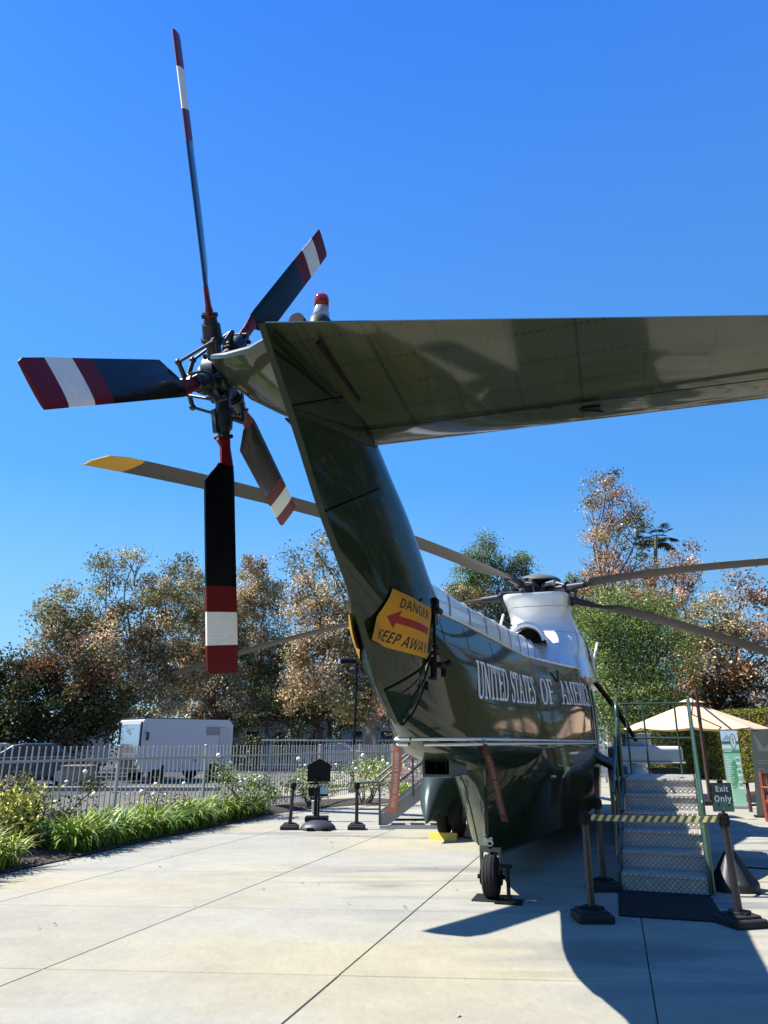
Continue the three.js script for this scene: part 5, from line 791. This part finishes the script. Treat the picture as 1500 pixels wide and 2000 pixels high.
tree('pepper_tree', 'drooping bright green pepper tree just right of the rotor head', 34, [1235, 1450], [[1150, 1195, 45, 40, 'green'], [1215, 1195, 60, 45, 'green'], [1285, 1195, 45, 40, 'green'], [1175, 1265, 60, 55, 'green'], [1250, 1265, 65, 60, 'green'], [1310, 1250, 40, 45, 'green'], [1215, 1345, 75, 48, 'green'], [1160, 1350, 45, 50, 'green'], [1285, 1345, 50, 50, 'green'], [1220, 1400, 80, 30, 'grey']], { seed: 99, droop: 0.6, size: 0.16, fork: 2.6, bark: M.barkDark });
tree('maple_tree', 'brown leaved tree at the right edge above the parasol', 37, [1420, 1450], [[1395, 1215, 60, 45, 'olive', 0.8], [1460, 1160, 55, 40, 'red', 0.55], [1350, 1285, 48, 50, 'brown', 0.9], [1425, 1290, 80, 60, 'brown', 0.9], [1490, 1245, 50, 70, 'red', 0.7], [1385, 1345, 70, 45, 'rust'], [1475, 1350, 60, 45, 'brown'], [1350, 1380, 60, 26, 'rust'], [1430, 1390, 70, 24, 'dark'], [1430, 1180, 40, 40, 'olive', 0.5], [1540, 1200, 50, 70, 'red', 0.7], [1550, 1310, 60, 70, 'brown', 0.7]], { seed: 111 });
tree('gum_tree', 'rounded grey green tree behind the tail boom left of the rotor head', 62, [960, 1450], [[952, 1066, 26, 22, 'grey', 0.8], [925, 1105, 38, 30, 'grey'], [998, 1105, 46, 28, 'grey'], [950, 1145, 60, 34, 'green'], [920, 1175, 40, 26, 'brown'], [985, 1180, 60, 36, 'brown'], [940, 1220, 70, 40, 'olive'], [1010, 1230, 50, 40, 'olive'], [900, 1160, 24, 40, 'grey', 0.8]], { seed: 122, fork: 5 });
tree('gum_tree', 'small distant green crown between the rotor head and the red trees', 66, [1130, 1450], [[1128, 1132, 22, 18, 'grey'], [1120, 1165, 30, 24, 'grey'], [1135, 1200, 40, 40, 'green']], { seed: 133, fork: 6 });
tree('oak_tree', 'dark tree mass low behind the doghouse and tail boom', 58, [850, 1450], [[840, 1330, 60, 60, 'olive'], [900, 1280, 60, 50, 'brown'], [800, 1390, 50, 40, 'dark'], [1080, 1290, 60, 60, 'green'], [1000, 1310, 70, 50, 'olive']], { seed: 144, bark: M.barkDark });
// palm behind the tall sycamore
{
  const b = at(1280, 1450, 64); b.y = 0; const t = thing('palm_tree', 'slim fan palm peeking out right of the tallest sycamore', 'tree', b.toArray()), r = mulberry(3), top = at(1281, 1052, 64).sub(b);
  mesh('trunk', limb(V(-0.5, 0, 0), top, 0.24, 0.17, r, 0.02, 10), M.barkPale, t); const gs = [];
  for (let k = 0; k < 26; k++) { const az = r() * 6.28, el = -0.7 + 1.5 * r(), d = V(Math.cos(az) * Math.cos(el), Math.sin(el), Math.sin(az) * Math.cos(el)), stem = 0.9 + 0.4 * r(), c = top.clone().addScaledVector(d, stem), side = V(-Math.sin(az), 0, Math.cos(az)); gs.push(bar(top, c, 0.03, 0.02, 5)); const P = [], I = []; for (let f = 0; f < 13; f++) { const a = (f - 6) / 6 * 1.35, dd = d.clone().multiplyScalar(Math.cos(a)).addScaledVector(side, Math.sin(a)).normalize(), e = c.clone().addScaledVector(dd, 1.0).add(V(0, -0.22, 0)), w = dd.clone().cross(V(0, 1, 0)).normalize().multiplyScalar(0.05), m = c.clone().lerp(e, 0.55), n0 = P.length / 3; P.push(c.x, c.y, c.z, m.x + w.x, m.y + 0.06, m.z + w.z, e.x, e.y, e.z, m.x - w.x, m.y + 0.06, m.z - w.z); I.push(n0, n0 + 1, n0 + 2, n0, n0 + 2, n0 + 3); } const g = new THREE.BufferGeometry(); g.setAttribute('position', new THREE.Float32BufferAttribute(P, 3)); g.setIndex(I); g.computeVertexNormals(); gs.push(g); }
  mesh('crown', gs, std(lin(0.035, 0.055, 0.02), 0.6), t);
}
// trees that stand beside and behind the viewer; the paint of the tail mirrors them
function outTree(label, p, h, w, pal, seed) {
  const r = mulberry(seed), t = thing('shade_tree', label, 'tree', p), L = new Leaves(), wood = [limb(V(0, -0.1, 0), V(0, h * 0.4, 0), 0.3, 0.2, r, 0.04, 9)];
  for (let k = 0; k < 9; k++) { const a = r() * 6.28, q = r(), c = V(Math.cos(a) * w * 0.6 * q, h * (0.38 + 0.5 * r()), Math.sin(a) * w * 0.6 * q), rad = V(w * 0.42, h * 0.2, w * 0.42); crown(L, c, rad, 1500, 0.28, PAL[pal], r, 0.4); wood.push(limb(V(0, h * 0.38, 0), c, 0.12, 0.03, r, 0.15)); }
  mesh('trunk', wood, M.barkDark, t); mesh('crown', L.geo(), leafMatDull, t);
}
outTree('broad dark tree standing right of the steps beyond the picture edge', [15, 0, -7], 11, 6, 'dark', 301);
outTree('second dark tree right of the viewer', [15.5, 0, 0.5], 12, 6.5, 'dark', 302);
outTree('olive tree behind the right shoulder of the viewer', [10, 0, 10], 11, 6, 'olive', 303);
outTree('dark tree straight behind the viewer', [1, 0, 16], 11, 6.5, 'dark', 304);
outTree('olive tree behind the left shoulder of the viewer', [-8, 0, 17], 11, 6.5, 'olive', 305);
outTree('dark tree next to the hedge end', [19, 0, -14], 11, 6, 'dark', 306);
outTree('brown tree behind the far part of the hedge', [25, 0, -22], 9, 5, 'brown', 308);
outTree('dark tree at the far end behind the hedge', [27, 0, -33], 8, 5, 'dark', 309);
outTree('tall dark tree far behind to the right', [20, 0, 8], 14, 7, 'dark', 307);
{
  const r = mulberry(808), L = new Leaves(); for (let i = 0; i < 26; i++) { const x = -62 + i * 5 + r() * 3, h = 4.5 + 3 * r(); crown(L, V(x, h * 0.5, (r() - 0.5) * 4), V(4.2, h * 0.52, 3), 1000, 0.42, PAL[r() < 0.5 ? 'dark' : 'olive'], r, 0.4); }
  const m = topMesh('far_wood', L.geo(), leafMatDull, { kind: 'stuff', label: 'dark wood closing the view low behind the houses' }, [0, 0, -76]);
}
// clipped hedge on the right
{
  const a = V(20.5, 0, -13), b = V(12.2, 0, -40), r = mulberry(17), L = new Leaves(), d = b.clone().sub(a), len = d.length(); d.normalize(); const n = V(d.z, 0, -d.x); if (n.x > 0) n.negate();
  const t = thing('hedge', 'tall clipped yellow green hedge behind the banners on the right', 'hedge', a.toArray());
  const H = 2.75, Tk = 1.3;
  for (let i = 0; i < 52000; i++) { const u = Math.pow(r(), 0.8) * len, onTop = r() < 0.16, bump = 0.16 * (vn(u * 1.4, i % 7, 64, 64) - 0.5); let h, off; if (onTop) { h = H + gauss(r) * 0.07 + bump; off = -r() * Tk; } else { h = r() * H; off = gauss(r) * 0.09 + 0.22 * (vn(u * 2.6, h * 2.6, 64, 64) - 0.5) + 0.12 * vn(u * 7, h * 7, 64, 64); } const p = d.clone().multiplyScalar(u).addScaledVector(n, off), pal = PAL.lime[Math.floor(r() * 5)], k = 0.7 + 0.6 * r(); L.leaf(p.x, h + 0.03, p.z, 0.10, 0.07, r, [pal[0] * k, pal[1] * k, pal[2] * k], 0.3); }
  mesh('foliage', L.geo(), leafMat, t);
  const core = plainBox(Tk - 0.35, H - 0.22, len, 0, (H - 0.22) / 2, 0), m = mesh('stems', core, M.barkDark, t); m.position.copy(d.clone().multiplyScalar(len / 2).addScaledVector(n, -Tk / 2 - 0.05)); m.rotation.y = Math.atan2(d.x, d.z);
}
// dark shrubbery under the trees beyond the car park
function shrub(name, label, p, w, h, d, pal, seed, opt = {}) {
  const r = mulberry(seed), t = thing(name, label, opt.cat ?? 'shrub', p, 0, opt.group), L = new Leaves(), n = opt.n ?? 5, st = [];
  for (let k = 0; k < n; k++) { const c = V((r() - 0.5) * w, h * (0.35 + 0.4 * r()), (r() - 0.5) * d), rad = V(w * 0.62 / Math.sqrt(n) + 0.1, h * 0.34, d * 0.4 + 0.05); crown(L, c, rad, Math.round((opt.leaves ?? 900) / n), opt.size ?? 0.12, PAL[pal], r, 0.45); st.push(limb(V((r() - 0.5) * w * 0.25, 0, (r() - 0.5) * d * 0.2), c, 0.022, 0.008, r, 0.2, 5)); }
  mesh('stems', st, M.barkDark, t); mesh('foliage', L.geo(), leafMatDull, t);
  if (opt.blooms) { const bg = new THREE.IcosahedronGeometry(0.042, 1); for (let k = 0; k < opt.blooms; k++) { const b = mesh('bloom', bg, opt.bloomMat, t); b.position.set((r() - 0.5) * w * 1.2, h * (0.55 + 0.5 * r()), (r() - 0.2) * d * 0.7); b.scale.set(1, 0.75 + 0.3 * r(), 1).multiplyScalar(0.7 + 0.6 * r()); } }
  return t;
}
shrub('shrub', 'clipped dark shrub by the rear of the step van', [-6.4, 0, -44], 4.2, 2.2, 1.6, 'dark', 401, { leaves: 3000, size: 0.16, n: 8 });
shrub('shrub', 'long low dark shrub in front of the grey house', [-10.5, 0, -53], 10, 1.3, 1.2, 'dark', 402, { leaves: 3800, size: 0.18, n: 12 });
shrub('shrub', 'green shrub at the corner of the grey house', [-3.6, 0, -55.5], 3.6, 1.5, 1.4, 'green', 403, { leaves: 1800, size: 0.16 });
shrub('shrub', 'dark shrubs along the foot of the cream house', [2.0, 0, -56], 7, 1.4, 1.2, 'dark', 404, { leaves: 2600, size: 0.18, n: 9 });
shrub('shrub', 'dry brown ground shrubs on the sandy bank beyond the fence', [1.2, 0, -28], 3.5, 0.7, 1.0, 'red', 405, { leaves: 1500, size: 0.12, n: 6 });
shrub('shrub', 'second dark shrub behind the parked cars at the left', [-22, 0, -44], 14, 2.0, 1.6, 'dark', 406, { leaves: 4200, size: 0.2, n: 14 });
// rose bushes with white flowers along the fence
const petal = std(lin(0.72, 0.70, 0.62), 0.7), oB = { cat: 'rose bush', leaves: 1500, size: 0.055, n: 9, bloomMat: petal };
shrub('rose_bush', 'thin rose bush left of the lily clumps against the fence', [-5.05, 0.04, -11.9], 1.15, 1.02, 0.5, 'dark', 411, { ...oB, blooms: 4, leaves: 1900 });
shrub('rose_bush', 'rose bush at the extreme left edge with pale flowers', [-6.1, 0.04, -11.3], 0.8, 0.95, 0.5, 'dark', 412, { ...oB, blooms: 5, leaves: 1300 });
shrub('rose_bush', 'full white flowering rose bush below the rear end of the van', [-2.95, 0.04, -16.2], 1.0, 1.18, 0.6, 'green', 413, { ...oB, blooms: 9, leaves: 1700 });
shrub('rose_bush', 'white flowering rose bush behind the black house shaped sign', [-1.75, 0.04, -18.4], 1.0, 1.12, 0.6, 'green', 414, { ...oB, blooms: 7, leaves: 1600 });
shrub('rose_bush', 'rose bush beside the far ramp handrail', [-0.45, 0.04, -19.4], 1.05, 1.1, 0.6, 'green', 415, { ...oB, blooms: 8, leaves: 1800 });
shrub('rose_bush', 'bare twiggy rose bush in the middle of the lily bed', [-4.1, 0.04, -14.2], 0.7, 0.78, 0.4, 'brown', 416, { ...oB, blooms: 4, leaves: 350 });
shrub('lily_clump', 'tall yellow green clump with orange tips at the left edge', [-5.35, 0.04, -10.9], 0.5, 0.82, 0.4, 'lime', 417, { cat: 'plant', leaves: 2200, size: 0.07, n: 6 });
// strap leaved lilies carpeting the bed
{
  const r = mulberry(2024), P = [], C = [], I = [];
  const blade = (x, y, z, az, len, lean, w, col, tip) => { const n = 5; let px = x, py = y, pz = z, el = 1.45 - 0.25 * r(); const b0 = P.length / 3, sx = -Math.sin(az), sz = Math.cos(az); for (let i = 0; i <= n; i++) { const t = i / n, ww = w * (0.7 + 0.6 * t) * (1 - Math.pow(t, 3)) + 0.001; P.push(px - sx * ww, py, pz - sz * ww, px + sx * ww, py, pz + sz * ww); const c = col.map((q, k) => q + (tip[k] - q) * Math.pow(t, 2.2)); C.push(...c, ...c); px += Math.cos(az) * Math.cos(el) * len / n; py += Math.sin(el) * len / n; pz += Math.sin(az) * Math.cos(el) * len / n; el -= lean / n; } for (let i = 0; i < n; i++) { const a = b0 + 2 * i; I.push(a, a + 1, a + 2, a + 1, a + 3, a + 2); } };
  const clump = (x, z, k) => { const yel = r() < 0.5 ? 0.5 + 0.5 * r() : 0.25 * r(), m = Math.round(62 * k); for (let i = 0; i < m; i++) { const az = r() * 6.283, q = 0.75 + 0.5 * r(), g = [(0.08 + 0.17 * yel) * q, (0.24 + 0.09 * yel) * q, 0.012 * q], tp = r() < 0.2 + 0.3 * yel ? [0.52, 0.42, 0.08] : [0.24, 0.38, 0.025]; blade(x + gauss(r) * 0.09, 0.04, z + gauss(r) * 0.09, az, (0.38 + 0.32 * r()) * k, 1.0 + 1.9 * r(), 0.009 + 0.007 * r(), g, tp); } };
  for (let z = -7.6; z > -17.2; z -= 0.23) { const e = edgeX(z), f = Math.max(fenceX(-z) + 0.12, e - 1.5); for (let x = e - 0.24 + 0.05 * r(); x > f; x -= 0.25 + 0.06 * r()) { if (z < -10.35 && z > -11.15 && x < e - 0.55) continue; if (z < -10.1 && z > -10.85) continue; clump(x + gauss(r) * 0.08, z + gauss(r) * 0.08, 0.85 + 0.3 * r()); } }
  for (let i = 0; i < 16; i++) clump(0.2 + r() * 2.2, -21.5 - r() * 1.0, 0.9);
  const g = new THREE.BufferGeometry(); g.setAttribute('position', new THREE.Float32BufferAttribute(P, 3)); g.setAttribute('color', new THREE.Float32BufferAttribute(C, 3)); g.setIndex(I); g.computeVertexNormals();
  const m = topMesh('ground_cover', g, new THREE.MeshPhysicalMaterial({ color: 0xffffff, vertexColors: true, roughness: 0.5, side: THREE.DoubleSide, transmission: 0.25, thickness: 0 }), { kind: 'stuff', label: 'strap leaved green and yellow lilies filling the bed along the paving' });
}
// dry leaves blown over the paving
{
  const r = mulberry(515), L = new Leaves(); for (let i = 0; i < 150; i++) { const near = r() < 0.6, z = -4.8 - 13 * r(), x = near ? edgeX(z) + 0.05 + Math.abs(gauss(r)) * 0.5 : -3 + 7 * r(), c = PAL.brown[Math.floor(r() * 6)]; L.leaf(x, 0.012, z, 0.028 + 0.03 * r(), 0.02 + 0.014 * r(), r, [c[0] * 1.5, c[1] * 1.5, c[2] * 1.5], 6); }
  topMesh('leaf_litter', L.geo(), leafMatDull, { kind: 'stuff', label: 'small dry leaves scattered over the paving' });
}
// repeats of one kind share a group
{
  const say = { stanchion: 'black belt stanchions', belt: 'striped stanchion belts', streamer: 'lettered warning streamers', warning_sheet: 'yellow warning sheets on the tail', banner_stand: 'banners on the right', garden_bench: 'wooden garden benches', metal_fence: 'metal picket fences', parked_car: 'cars parked beyond the fence', house: 'houses behind the trees', sycamore_tree: 'brown autumn sycamores', maple_tree: 'maple trees', gum_tree: 'grey green trees behind the rotor', oak_tree: 'dark evergreen trees', shrub: 'shrubs beyond the car park', rose_bush: 'white rose bushes along the fence', shade_tree: 'trees around the paving', crate: 'boxes and crates' };
  for (const o of scene.children) { const g = say[o.name.replace(/_\d+$/, '')]; if (g && o.userData.category) o.userData.group = g; }
}



renderer.render(scene, camera);
